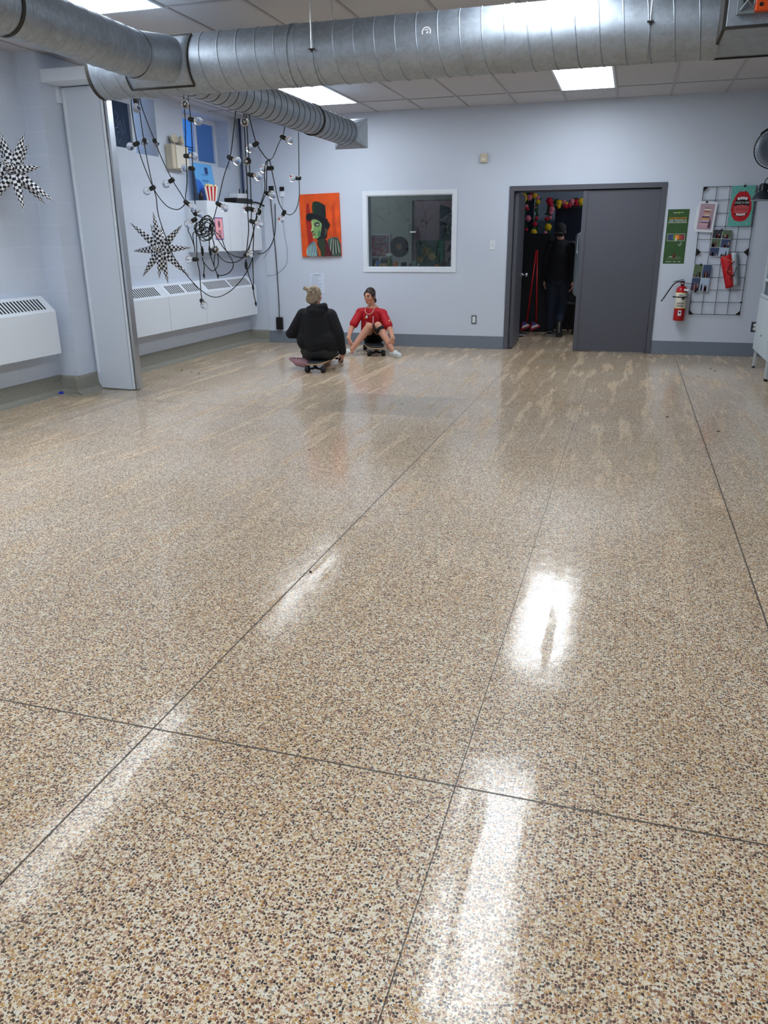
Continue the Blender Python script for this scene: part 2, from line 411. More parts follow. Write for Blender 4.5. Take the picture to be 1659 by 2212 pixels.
ceiling_light(-4.0, 4.53, 'lit white ceiling panel cut by the top edge, above the nearest duct')
ceiling_light(-4.0, 3.31, 'lit ceiling panel just out of the picture above the nearest duct')
ceiling_light(-.95, 4.53, 'lit ceiling panel out of the picture, glowing on the top of the wide duct')
ceiling_light(-.95, 3.31, 'lit ceiling panel out of the picture, mirrored as the nearest floor glare')
for y, n in ((.16, 'above'), (-1.06, 'well behind')):
    for x, s_ in ((-4.0, 'left'), (-.95, 'right')): ceiling_light(x, y, 'lit white ceiling panel %s the camera, %s one of its row' % (n, s_))

# ------------------------------------------------------------------ ducts
YM, ZM, RM = 5.5, 2.607, .184
XBR, RB = -3.26, .142
def helix(a, b, r, pitch, rr, n=40):
    a, b = V(a), V(b); ax = (b - a); Lh = ax.length; ax.normalize(); u = ax.orthogonal().normalized(); v = ax.cross(u)
    N = int(Lh / pitch * n); pts = []
    for i in range(N + 1):
        t = i / n * 2 * PI
        pts.append(a + ax * (pitch * i / n) + (u * math.cos(t) + v * math.sin(t)) * r)
    return pts
t = thing('main_duct', 'wide round spiral galvanised duct running across the room under the ceiling', 'duct', (-1.7, YM, ZM))
O = t.location
def rel(*p): return V(p) - O
MB().tube([rel(-3.80, YM, ZM), rel(.36, YM, ZM)], RM, 64, cap=False).build('duct_pipe', M_GALV, t, smooth=True)
g = MB(); g.tube([rel(-3.792, YM, ZM), rel(-3.80, YM, ZM)], RM - .002, 48); g.build('end_cap', M_GALV, t)
for x in (-3.8, -3.3 + 1.02, -1.25 + .42, .34):
    MB().tube([rel(x - .012, YM, ZM), rel(x + .012, YM, ZM)], RM + .004, 64, cap=False).build('joint_band', M_GALV if x > -3.5 else M_SEAL, t, smooth=True)
MB().tube(helix((-3.78 - O.x, 0, 0), (.33 - O.x, 0, 0), RM, .137, .0045), .0045, 5).build('spiral_seam', M_GALV, t, smooth=True)
g = MB(); g.box(rel(.36, 5.02, 2.475), rel(XR, 5.78, 2.9)); g.build('plenum_box', M_GALV, t, bevel=.006)
g = MB(); g.box(rel(.36, 5.012, 2.468), rel(XR, 5.025, 2.482)); g.box(rel(.36, 5.775, 2.466), rel(XR, 5.787, 2.48)); g.box(rel(.345, 5.02, 2.47), rel(.362, 5.78, 2.9)); g.build('plenum_edge', M_SEAL, t)
# round white sticker with a curved mark
c0 = (-1.335, 5.3275, 2.66)
Ms = Matrix.Translation(V((-1.335, YM, ZM)) - O) @ Matrix.Rotation(-.20, 4, 'X') @ Matrix(((1, 0, 0, 0), (0, 0, -1, -RM - .001), (0, 1, 0, 0), (0, 0, 0, 1)))
M_STK = mat('white_sticker', (225, 228, 232), .5)
g = MB(); a_ = circ(0, 0, .030, n=26, a0=-.5, a1=PI + .5); g.prism(a_ + [(x * .72, y * .72) for x, y in a_[::-1]], Ms, .002)
g.prism([(x * .55, y * .55 + .002) for x, y in circ(0, 0, .026, n=12, a0=.4, a1=2.6)] + [(x * .3, y * .3 + .002) for x, y in circ(0, 0, .026, n=12, a0=.4, a1=2.6)][::-1], Ms, .002)
g.prism(circ(.006, -.004, .007, n=10), Ms, .002)
g.build('sticker', M_STK, t)
def hanger(x, label, y=YM, r=RM, z=ZM, side=True):
    h = thing('hanger_rod', label, 'hanger rod', (x, y, z))
    if side:
        MB().cyl((0, -r - .012, -.02), (0, -r - .012, HC - z), .004, 8).build('rod', M_STEEL, h)
        MB().cyl((0, r + .012, -.02), (0, r + .012, HC - z), .004, 8).build('rod', M_STEEL, h)
        g = MB(); g.box((-.018, -r - .024, -.012), (.018, -r + .002, -.006)); g.cyl((0, -r - .012, -.024), (0, -r - .012, -.010), .008, 6)
        g.build('bracket', M_SEAL, h)
        MB().tube([(0, -(r + .003) * math.cos(a), -(r + .003) * math.sin(a)) for a in [i * PI / 24 for i in range(25)]], .003, 6, ).build('strap', M_GALV, h)
    else:
        MB().cyl((-.0, 0, r), (0, 0, HC - z), .003, 8).build('rod', M_STEEL, h)
        MB().tube([((r + .004) * math.cos(a), 0, (r + .004) * math.sin(a)) for a in [i * 2 * PI / 32 for i in range(33)]], .006, 6).build('strap', M_SEAL, h)
    return h
hanger(-2.09, 'threaded rod hanger holding the wide duct left of the round sticker')
hanger(-.02, 'threaded rod hanger holding the wide duct near its box end')
# branch duct towards the camera
def pipe(name, label, pts, r, pitch, dia_end=False):
    pts = [V(p) for p in pts]; o = pts[0]
    t = thing(name, label, 'duct', o)
    P = [p - o for p in pts]
    MB().tube(P, r, 48, cap=False).build('duct_pipe', M_GALV, t, smooth=True)
    MB().tube(helix(P[0], P[1], r, pitch, .004), .0038, 5).build('spiral_seam', M_GALV if name == 'branch_duct' and r > .141 else M_SEAL, t, smooth=True)
    return t
t = pipe('branch_duct', 'round spiral duct coming from the top left corner into the wide duct', [(XBR, -1.8, ZM), (XBR, 5.08, ZM)], RB, .137); O = t.location
MB().tube([V((XBR, 5.08, ZM)) - O, V((XBR + .012, 5.14, ZM)) - O, V((XBR + .085, 5.32, ZM + .012)) - O, V((XBR + .09, 5.45, ZM + .012)) - O], RB + .002, 48, cap=False).build('elbow_collar', M_GALV, t, smooth=True)
for y in (5.08, 3.9): MB().tube([V((XBR, y - .012, ZM)) - O, V((XBR, y + .012, ZM)) - O], RB + .005, 48, cap=False).build('joint_band', M_GALV if y > 5 else M_SEAL, t, smooth=True)
# curved saddle plate where it meets the wide duct
g = MB(); g2 = MB(); NA = 20
def sad(x, a, r=RM + .005): return V((x, YM - r * math.cos(a), ZM + r * math.sin(a))) - O
a0, a1 = -.95, 1.0; x0, x1 = XBR - .235, XBR + .265
grid = [[g.bm.verts.new(sad(x0 + (x1 - x0) * i / 8, a0 + (a1 - a0) * j / NA)) for j in range(NA + 1)] for i in range(9)]
for i in range(8):
    for j in range(NA): g.face([grid[i][j], grid[i + 1][j], grid[i + 1][j + 1], grid[i][j + 1]])
sp = g.build('saddle_plate', M_GALV, t, smooth=True, recalc=False)
md = sp.modifiers.new('t', 'SOLIDIFY'); md.thickness = .003
ed = [sad(x0, a0 + (a1 - a0) * j / NA, RM + .006) for j in range(NA + 1)] + [sad(x1, a1 - (a1 - a0) * j / NA, RM + .006) for j in range(NA + 1)]; ed.append(ed[0])
MB().tube(ed, .0055, 6).build('sealant_bead', M_SEAL, t)
hanger(XBR, 'strap hanger on the duct above the picture edge', y=3.2, r=RB, side=False)
# branch duct towards the back wall with its diffuser
YE = 9.28
t = pipe('branch_duct', 'narrower spiral duct running from the wide duct to a square outlet near the back wall', [(XBR, YM + .12, ZM), (XBR, YE, ZM)], RB - .002, .137); O = t.location
MB().tube([V((XBR, 8.2, ZM)) - O, V((XBR, 8.225, ZM)) - O], RB + .003, 48, cap=False).build('joint_band', M_SEAL, t, smooth=True)
hanger(XBR, 'strap hanger holding the narrower duct near its square outlet', y=8.21, r=RB, side=False)
g = MB()
q_ = .2
for s_, (dx, dz) in enumerate(((-1, 1), (1, 1), (1, -1), (-1, -1))):
    dx2, dz2 = ((1, 1), (1, -1), (-1, -1), (-1, 1))[s_]
    c_ = V((0, YE - .0, 0)); tip = V((XBR, YE + .0, ZM)) - O
    a_ = V((XBR + dx * q_, YE + .16, ZM + dz * .155)) - O; b2 = V((XBR + dx2 * q_, YE + .16, ZM + dz2 * .155)) - O
    m1 = tip + V(((dx + dx2) / 2 * .10, 0, (dz + dz2) / 2 * .10))
    v = [g.bm.verts.new(p) for p in (a_, b2, m1)]; g.face(v)
    m0 = tip + V((dx * .09, 0, dz * .09)); m3 = tip + V((dx2 * .09, 0, dz2 * .09))
    v = [g.bm.verts.new(p) for p in (a_, m1, m0)]; g.face(v); v = [g.bm.verts.new(p) for p in (b2, m3, m1)]; g.face(v)
o = g.build('square_outlet', M_GALV, t); o.modifiers.new('t', 'SOLIDIFY').thickness = .003

# orange gadget strapped to the box end of the duct
t = thing('orange_reel', 'orange plastic cable holder on a grey bracket fixed to the duct box', 'cable holder', (.52, 5.0, 2.58)); O = t.location
M_OR = mat('orange_plastic', (226, 84, 22), .45)
g = MB(); g.prism([(-.052, -.05), (.02, -.05), (.05, -.012), (.14, -.012), (.14, .048), (-.03, .05), (-.052, .03)], wallM(.02, 0, -.0), .045); g.build('orange_body', M_OR, t, bevel=.006)
g = MB(); g.box((-.115, -.03, -.055), (-.03, 0, -.04)); g.box((-.115, -.028, -.055), (-.09, 0, .03)); g.box((-.10, -.03, .005), (-.03, 0, .025)); g.tube([(-.1, -.03, -.04), (-.07, -.045, .0), (-.04, -.03, -.03), (-.03, -.04, .02)], .007, 6)
g.build('grey_bracket', mat('grey_plastic', (120, 132, 138), .5), t, bevel=.003)
for z_ in (.025, -.022): MB().cyl((-.005, -.05, z_), (-.005, -.043, z_), .009, 12).build('screw', M_BLKM, t)
MB().box((.045, -.05, -.05), (.07, -.004, -.012)).build('dark_insert', M_BLKM, t)

# ------------------------------------------------------------------ left side: folding partition, windows, radiators
M_PART = mat('partition_paint', (205, 214, 226), .45, bump=.02)
M_ALU = mat('aluminium_strip', (200, 205, 212), .3, metal=.8)
t = thing('folding_partition', 'folded grey room partition panel standing at the left beside the pilaster', 'partition', (-4.98, 6.9, 0)); O = t.location
def r3(a): return V(a) - O
g = MB(); g.prism([(-5.2, .17), (-5.195, .07), (-5.16, .015), (-4.80, .006), (-4.80, 2.79), (-5.2, 2.79)], Matrix.Translation(-O) @ wallM(0, 0, 6.95), .10); g.build('panel', M_PART, t)
for (x0, x1, y0, y1, m, n) in ((-4.797, -4.775, 6.86, 6.945, M_TRIM, 'edge_strip'), (-4.775, -4.762, 6.872, 6.935, M_DARKV, 'rubber_gasket'), (-4.762, -4.735, 6.865, 6.945, M_ALU, 'edge_strip')):
    MB().box(r3((x0, y0, .01)), r3((x1, y1, 2.76))).build(n, m, t, bevel=.002)
MB().cyl(r3((-4.768, 6.86, .05)), r3((-4.768, 6.86, 2.3)), .005, 8).build('edge_rod', M_STEEL, t)
MB().box(r3((-5.18, 6.838, .17)), r3((-5.163, 6.852, 2.78))).build('edge_strip', M_TRIM, t)

def translucent(name, rgb, mixf=.5):
    m, nt, b, L = nodes(name)
    b.inputs['Base Color'].default_value = lin(rgb) + (1,); b.inputs['Roughness'].default_value = .12; b.inputs['Alpha'].default_value = 1
    tr = nt.nodes.new('ShaderNodeBsdfTranslucent'); tr.inputs[0].default_value = lin(rgb) + (1,)
    mx = nt.nodes.new('ShaderNodeMixShader'); mx.inputs[0].default_value = mixf
    L(b.outputs[0], mx.inputs[1]); L(tr.outputs[0], mx.inputs[2]); L(mx.outputs[0], nt.nodes['Material Output'].inputs[0])
    return m
M_PDARK = translucent('dusk_glass', (96, 112, 134), .65); M_PBLUE = translucent('blue_film_glass', (150, 206, 252), .85); M_PMID = translucent('frosted_dusk_glass', (136, 168, 204), .75)
M_CHALK = mat('window_drawing', (150, 172, 205), .8)
def side_window(name, y0, y1, mull, panes):
    t = thing(name, None, None, (-5.66, (y0 + y1) / 2, SZ)); struct(t); O = t.location
    X0, X1 = -5.70, -5.64
    g = MB(); f = .05
    for a, b_ in (((y0, SZ - .02), (y1, SZ + .07)), ((y0, TZ - .06), (y1, TZ)), ((y0, SZ), (y0 + f, TZ)), ((y1 - f, SZ), (y1, TZ)), ((mull - .03, SZ), (mull + .03, TZ))):
        g.box(V((X0, a[0], a[1])) - O, V((X1, b_[0], b_[1])) - O)
    g.build('window_frame', M_TRIM, t, bevel=.004)
    for (a, b_), m in zip(((y0 + f, mull - .03), (mull + .03, y1 - f)), panes):
        MB().box(V((-5.675, a, SZ + .07)) - O, V((-5.67, b_, TZ - .06)) - O).build('pane', m, t)
    return t
t = side_window('window_1', 7.55, 8.66, 7.95, (M_PDARK, M_PDARK)); O = t.location
def scr(pts, y, z, s, r=.0022): return [V((-5.668, y + a * s, z + b * s)) - O for a, b in pts]
g = MB()
for q in (circ(0, 0, .8, .9, 14, 0, 4.9), circ(.05, -.1, .45, .5, 12, 1, 6), [(-1.4, 1.2), (-.3, .8), (.6, 1.7), (1, .5), (1.5, .6), (1.2, 2.1)], [(-.2, 2.7), (.3, 2.2), (-.1, 1.5), (.7, 1.1)]):
    g.tube(smoothpath(scr(q, 8.38, 2.58, .09)), .0022, 4)
g.build('scribble_drawing', M_CHALK, t)
t = side_window('window_2', 9.62, 10.62, 10.06, (M_PBLUE, M_PMID)); O = t.location
g = MB()
for q in (circ(0, 0, .8, .9, 14, 0, 4.9), circ(.05, -.1, .45, .5, 12, 1, 6)): g.tube(smoothpath(scr(q, 9.82, 2.76, .07)), .0024, 4)
for z in (2.60, 2.57, 2.53, 2.50): g.box(V((-5.669, 9.68, z)) - O, V((-5.667, 10.02, z + .012)) - O)
g.build('scribble_drawing', mat('window_marker', (28, 60, 120), .7), t)

def radiator(name, label, y0, y1, slots, x0=XL, x1=-5.25, group='wall radiator covers'):
    t = thing(name, label, 'radiator', (x0, (y0 + y1) / 2, .42), group); O = t.location
    pr = [(0, .0), (.20, 0), (.20, .40), (.06, .54), (0, .54)]
    g = MB(); g.prism([(a, b) for a, b in pr], Matrix(((1, 0, 0, 0), (0, 0, 1, y0 - O.y), (0, 1, 0, 0), (0, 0, 0, 1))), y1 - y0 - .006); g.build('cover', M_WHITE, t, bevel=.003)
    ux, uz = (.06 - .20), (.54 - .40); Ln = math.hypot(ux, uz)
    M = Matrix(((0, ux / Ln, 1 / math.sqrt(2), .20), (1, 0, 0, 0), (0, uz / Ln, 1 / math.sqrt(2), .40), (0, 0, 0, 1)))
    for (a, b_) in slots:
        n = max(3, int((b_ - a) / .042)); g = MB()
        for k in range(n):
            y = a - O.y + (k + .5) * (b_ - a) / n
            g.prism([(y - .011, .035), (y + .009, .035), (y + .009, Ln - .035), (y - .011, Ln - .035)], M @ Matrix.Translation((0, 0, -.004)), .0052)
        g.build('vent_grille', M_DARKV, t)
    return t
radiator('wall_radiator', 'white radiator cover with slotted top at the left picture edge below the checkered star', 5.2, 6.42, [(5.3, 6.33)])
radiator('wall_radiator', 'white radiator cover section right beside the partition, with one run of slots', 7.32, 8.42, [(7.5, 8.30)])
radiator('wall_radiator', 'middle white radiator cover section under the lowest hanging bulb', 8.42, 9.30, [(8.50, 8.84), (8.90, 9.22)])
radiator('wall_radiator', 'long white radiator cover section below the white wall cabinet', 9.30, 10.80, [(9.42, 10.05), (10.1, 10.68)])

# emergency light
M_IVORY = mat('ivory_plastic', (205, 196, 176), .45)
t = thing('emergency_light', 'cream twin-head emergency light on the wall between the two high windows', 'emergency light', (XL, 9.15, 2.27)); O = t.location
MB().box((0, -.19, 0), (.10, .16, .27)).build('housing', M_IVORY, t, bevel=.012)
MB().box((.10, -.12, .01), (.115, .16, .26)).build('front_cover', mat('cream_cover', (222, 218, 204), .4), t, bevel=.004)
for y, a in ((-.07, -.5), (.09, .3)):
    g = MB(); M = Matrix.Translation((.06, y, .33)) @ Matrix.Rotation(a, 4, 'Z') @ Matrix.Rotation(1.25, 4, 'Y')
    g.lathe([(0, -.05), (.03, -.045), (.045, 0), (.05, .03), (.042, .03), (.03, .015), (0, .01)], M); g.cyl((.06, y, .27), (.06, y, .31), .014)
    g.build('lamp_head', M_IVORY, t, smooth=True)

# white wall cabinet with things on it
t = thing('wall_cabinet', 'white wall cabinet hung above the radiators in the back left corner', 'cabinet', (XL, 10.1, 1.31)); O = t.location
MB().box((0, -.79, 0), (.29, .76, .615)).build('cabinet_body', M_WHITE, t, bevel=.003)
for y0, y1 in ((-.78, -.225), (-.215, .13), (.14, .755)):
    MB().box((.291, y0, .006), (.306, y1, .61)).build('door', M_WHITE, t, bevel=.003)
t = thing('pink_notice', 'small pink sheet with purple border taped on the white wall cabinet', 'notice', (-5.1415, 9.59, 1.46)); O = t.location
M = leftM(0, 0, 0); M.translation = (0, 0, 0)
flat('border', rect(-.11, 0, .11, .27), M, mat('purple_ink', (92, 72, 150), .7), t, .0003); flat('sheet', rect(-.098, .012, .098, .258), M, mat('pink_paper', (236, 168, 176), .8), t, .001)
g = MB(); MM = M @ Matrix.Translation((0, 0, .0018)); g.prism(circ(.0, .19, .025, .045, 12), MM, .0004)
for z_ in (.10, .075, .05, .03): g.prism(rect(-.03, z_, .05, z_ + .012), MM, .0004)
g.build('printing', mat('maroon_ink', (110, 60, 90), .8), t)
# blue poster with a popcorn box, leaning
t = thing('blue_poster', 'blue leaning poster with a wave pattern on top of the white cabinet', 'poster', (-5.30, 9.62, 1.927)); O = t.location
t.rotation_euler = (0, -.12, 0)
M = Matrix(((0, 0, 1, 0), (1, 0, 0, 0), (0, 1, 0, 0), (0, 0, 0, 1)))
MB().prism(rect(-.20, 0, .27, .45), M, .006).build('board', mat('sky_blue_print', (96, 170, 232), .5), t)
flat('wave_print', [(-.20, 0), (.27, 0), (.27, .09), (.2, .07), (.1, .13), (0, .15), (-.1, .24), (-.20, .26)], M, mat('royal_blue_print', (40, 104, 206), .5), t, .0065)
flat('wave_print', [(.0, 0), (.27, 0), (.27, .05), (.18, .03), (.08, .08)], M, mat('pale_blue_print', (120, 186, 240), .5), t, .0075)
g = MB(); g.prism(rect(.06, .33, .14, .41), M @ Matrix.Translation((0, 0, .0065)), .001)
for z_ in (.315, .25, .235, .18, .165): g.prism(rect(-.04, z_, .12, z_ + .006), M @ Matrix.Translation((0, 0, .0065)), .001)
g.build('printing', mat('navy_print', (30, 60, 120), .6), t)
t = thing('popcorn_box', 'small red and white striped popcorn box on the white wall cabinet', 'box', (-5.20, 9.55, 1.926), None, -.9)
M_RED = mat('strong_red', (190, 22, 34), .5)
g = MB()
for i in range(7):
    g.m = i % 2
    a, b_ = i / 7, (i + 1) / 7
    lo, hi = -.055, .055; LO, HI = -.085, .085
    for (x, X_) in ((.045, .055),):
        v = [g.bm.verts.new(p) for p in ((x, lo + (hi - lo) * a, 0), (x, lo + (hi - lo) * b_, 0), (X_, LO + (HI - LO) * b_, .17), (X_, LO + (HI - LO) * a, .17))]; g.face(v)
        v = [g.bm.verts.new(p) for p in ((-x, lo + (hi - lo) * a, 0), (-x, lo + (hi - lo) * b_, 0), (-X_, LO + (HI - LO) * b_, .17), (-X_, LO + (HI - LO) * a, .17))]; g.face(v)
g.m = 0
for s_ in (-1, 1):
    v = [g.bm.verts.new(p) for p in ((-.045, s_ * .055, 0), (.045, s_ * .055, 0), (.055, s_ * .085, .17), (-.055, s_ * .085, .17))]; g.face(v)
g.build('carton', [mat('carton_white', (235, 228, 215), .7), M_RED], t)
g = MB()
for k in range(16): g.ell((rnd.uniform(-.035, .035), rnd.uniform(-.065, .065), .17 + rnd.uniform(-.01, .02)), rnd.uniform(.016, .024), n=7, k=5)
g.build('popcorn', mat('popcorn', (240, 220, 170), .8), t, smooth=True)
t = thing('wireless_router', 'black router with upright antennas on top of the white wall cabinet', 'router', (-5.24, 10.45, 1.927))
MB().box((-.10, -.30, 0), (.09, .2, .065)).build('router_body', M_BLACK, t, bevel=.012)
for y, l in ((-.02, .0), (.14, .12), (.19, .0)): MB().cyl((.0, y, .03), (.0, y + l * -.2, .19), .0075, 8).build('antenna', M_BLACK, t, smooth=True)
MB().tube(smoothpath([(.05, .2, .03), (.12, .28, .02), (.18, .36, -.02)]), .012, 6).build('cable', M_BLACK, t, smooth=True)
t = thing('document_box', 'white carton lying across the black router on the wall cabinet', 'box', (-5.22, 10.38, 1.994))
MB().box((-.07, -.2, 0), (.06, .18, .06)).build('carton', mat('grey_white_card', (205, 212, 220), .7), t, rot=(.04, 0, .1), bevel=.004)
t = thing('dark_bottle', 'small dark bottle at the left end of the white wall cabinet', 'bottle', (-5.24, 9.36, 1.927))
MB().lathe([(0, 0), (.03, 0), (.032, .05), (.024, .08), (.012, .095), (.012, .11), (0, .11)]).build('bottle_body', M_BLACK, t, smooth=True)

# conduit in the corner, sockets on the back wall, cords
tag(MB().cyl((-5.40, 10.875, 1.95), (-5.40, 10.875, HC), .017, 12).build('conduit_pipe', mat('blue_conduit', (64, 76, 110), .4), smooth=True), 'dark blue vertical pipe in the back left corner', 'pipe')
t = thing('wall_socket', 'small dark socket on the back wall, beside the corner above the wall cabinet', 'socket', (-4.971,10.900,2.118)); MB().box((-.035, -.03, -.055), (.035, 0, .055)).build('plate', M_BLACK, t, bevel=.004)
t = thing('wall_socket', 'small white socket with a dark cap, on the back wall left of the orange painting', 'socket', (-4.808,10.900,2.102))
MB().box((-.03, -.02, -.075), (.03, 0, .03)).build('plate', M_TRIM, t, bevel=.004); MB().box((-.03, -.03, .0), (.03, -.001, .055)).build('dark_cap', M_BLKM, t, bevel=.004)
MB().tube(smoothpath([(0, -.01, -.07), (.0, -.012, -.5), (.04, -.012, -.8), (.0, -.012, -1.0), (-.16, -.012, -1.12), (-.3, -.012, -1.14)]), .003, 5).build('cord', mat('grey_cord', (150, 158, 168), .5), t, smooth=True)
t = thing('power_adapter', 'black power brick low on the back wall at the end of a long cord', 'power adapter', (-4.94, 10.9, .28))
MB().box((-.05, -.055, -.09), (.05, 0, .09)).build('brick', M_BLACK, t, bevel=.01)
MB().tube(smoothpath([(0, -.03, .09), (0, -.02, .3), (-.01, -.015, .9), (-.04, -.015, 1.5), (-.05, -.015, 1.76)]), .006, 6).build('cord', M_BLACK, t, smooth=True)
tag(MB().tube(smoothpath([(-4.922,10.880,1.939), (-4.944,10.880,1.568), (-5.012,10.860,1.380), (-5.100,10.800,1.280), (-5.155,10.700,1.269)]), .006, 6).build('sagging_cable', M_BLACK, smooth=True), 'black cord sagging from the back wall to under the white wall cabinet', 'cord')

# ------------------------------------------------------------------ checkered stars
def star_material():
    m, nt, b, L = nodes('checkered_paper')
    tc = nt.nodes.new('ShaderNodeTexCoord'); uv = tc.outputs['UV']
    c = nt.nodes.new('ShaderNodeTexChecker'); c.inputs['Scale'].default_value = 1; L(uv, c.inputs['Vector'])
    c.inputs['Color1'].default_value = lin((20, 20, 24)) + (1,); c.inputs['Color2'].default_value = lin((228, 230, 236)) + (1,)
    L(c.outputs[0], b.inputs['Base Color']); b.inputs['Roughness'].default_value = .7
    return m
M_CHK = star_material()
def star(label, c, R_, tips, extra=()):
    t = thing('paper_star', label, 'star decoration', c, 'checkered paper stars')
    g = MB(); g.ell((0, 0, 0), .055, n=16, k=8); o = g.build('star_core', mat('striped_core', (110, 112, 118), .6), t, smooth=True)
    for d, l in tips:
        d = V(d).normalized(); L_ = R_ * l; g = MB(); n = 8; K = 7
        u = d.orthogonal().normalized(); v = d.cross(u); uvl = g.bm.loops.layers.uv.new('UVMap')
        prof = [(0.03, .02), (.15, .046), (.27, .043), (.40, .037), (.52, .031), (.65, .025), (.77, .018), (.89, .011), (1, .003)]
        rings = [[g.bm.verts.new(d * (s_ * L_) + (u * math.cos(2 * PI * k / n) + v * math.sin(2 * PI * k / n)) * r) for k in range(n)] for s_, r in prof]
        for i in range(len(rings) - 1):
            for k in range(n):
                f = g.face([rings[i][k], rings[i][(k + 1) % n], rings[i + 1][(k + 1) % n], rings[i + 1][k]])
                s0, s1 = prof[i][0] * L_ / .0235, prof[i + 1][0] * L_ / .0235
                for lp, (a, b_) in zip(f.loops, ((k, s0), (k + 1, s0), (k + 1, s1), (k, s1))): lp[uvl].uv = (a + .001, b_ + .001)
        g.build('star_point', M_CHK, t, smooth=True)
    return t
def tipdirs(c, px, depth):      # tip offsets given in metres in the wall-parallel plane
    return px
star('checkered paper star by the near left wall, cut by the picture edge', (-5.12, 5.98, 2.02), 1.0,
     [((-.13, .0, .30), .38), ((-.02, -.05, .26), .30), ((.17, .0, .29), .34), ((.06, .18, .24), .28), ((.32, -.05, .02), .33), ((.38, .0, -.26), .46), ((.22, .12, -.30), .34), ((.10, -.06, -.34), .35), ((-.2, -.1, -.26), .36), ((-.34, 0, .10), .36), ((-.34, -.1, -.04), .36), ((-.15, .25, .05), .28), ((.12, -.32, .1), .22)])
star('checkered paper star hanging from the string light cord in the left corner', (-4.72, 7.5, 1.37), 1.0,
     [((-.30, -.05, .26), .40), ((.29, .0, .24), .36), ((-.34, .02, -.02), .34), ((.36, 0, .01), .36), ((-.25, 0, -.28), .37), ((.30, 0, -.26), .42), ((-.02, -.04, .36), .36), ((-.16, .1, .27), .30), ((-.05, .15, .24), .26), ((-.08, .14, -.26), .27), ((-.0, -.08, -.30), .30), ((.05, 0, -.34), .35), ((.05, -.3, .03), .2), ((0, .3, 0), .3)])

# ------------------------------------------------------------------ string lights
M_CORD = mat('black_rubber_cord', (20, 22, 22), .55)
M_SOCK = mat('black_lamp_socket', (26, 30, 28), .5)
M_GLASSB = mat('clear_bulb_glass', (255, 255, 255), .02, trans=1, ior=1.16)
M_FIL = mat('bulb_inner_silver', (235, 235, 235), .3, metal=.6)
def sock(parent, p, q, size=1.0):   # socket centred on the cord at p, bulb towards q (both world), as parts of the string
    o = parent.location; p = V(p) - o; q = V(q) - o
    d = (q - p).normalized(); M = Matrix.Translation(p) @ d.to_track_quat('Z', 'Y').to_matrix().to_4x4()
    g = MB(); s_ = size
    g.lathe([(0, -.022 * s_), (.017 * s_, -.02 * s_), (.021 * s_, -.008 * s_), (.020 * s_, .034 * s_), (.017 * s_, .036 * s_), (0, .036 * s_)], M, 14)
    so = g.build('lamp_socket', M_SOCK, parent, smooth=True); so.data.materials[0] = M_SOCK
    g = MB(); pr = [(.012, .034), (.015, .044), (.026, .053), (.034, .066), (.0365, .080), (.034, .094), (.024, .107), (.012, .114), (0, .116)]
    g.lathe([(r * s_, z * s_) for r, z in pr], M, 16); g.build('bulb', M_GLASSB, so, smooth=True)
    g = MB(); g.lathe([(.010 * s_, .036 * s_), (.006 * s_, .06 * s_), (.0, .066 * s_)], M, 8); g.tube([M @ V((.006 * math.cos(a), .006 * math.sin(a), (.062 + .004 * a / 3) * s_)) for a in [k * .7 for k in range(18)]], .0012, 4)
    g.build('filament', M_FIL, so)
def string(label, cords, socks, group='string lights hanging from the ducts', r=.0045):
    t = thing('string_light', label, 'string light', cords[0][0], group)
    for c in cords: MB().tube(smoothpath([V(p) - t.location for p in c], 6), r, 6).build('cord', M_CORD, t, smooth=True)
    for s_ in socks: sock(t, *s_)
    return t
string('string light cords at the left, fanning down from behind the wide duct above the star', [
    [(-4.662,7.170,2.790), (-4.532,6.950,2.578), (-4.510,6.950,2.298), (-4.467,6.950,2.127), (-4.406,6.980,1.926), (-4.347,6.980,1.831), (-4.271,6.980,1.756), (-4.179,6.980,1.726), (-4.112,6.980,1.749), (-4.068,6.980,1.793)],
    [(-4.570,7.152,2.790), (-4.486,7.000,2.659), (-4.469,7.000,2.333), (-4.452,7.000,2.150), (-4.425,7.000,1.956), (-4.430,7.050,1.848), (-4.489,7.150,1.711), (-4.587,7.350,1.596), (-4.570,7.380,1.485), (-4.525,7.400,1.323), (-4.414,7.400,1.156), (-4.244,7.400,0.978), (-4.086,7.400,0.897), (-3.918,7.400,0.945), (-3.757,7.400,1.073), (-3.654,7.400,1.215), (-3.611,7.400,1.312)],
    [(-4.566,7.154,2.790), (-4.457,7.000,2.620), (-4.355,7.000,2.329), (-4.287,7.000,2.153), (-4.203,7.000,1.983), (-4.139,7.000,1.884), (-4.089,7.000,1.802), (-4.046,7.000,1.736), (-4.015,7.020,1.671)]],
    [((-4.514,6.950,2.306), (-4.571,6.950,2.289)), ((-4.406,6.980,1.926), (-4.464,6.980,1.903)), ((-4.069,6.980,1.789), (-4.023,6.980,1.759)), ((-4.463,7.000,2.337), (-4.607,7.200,2.319)), ((-4.355,7.000,2.329), (-4.405,7.100,2.317)), ((-4.207,7.000,1.987), (-4.265,7.000,1.960)), ((-4.492,6.960,2.677), (-4.489,6.960,2.623))])
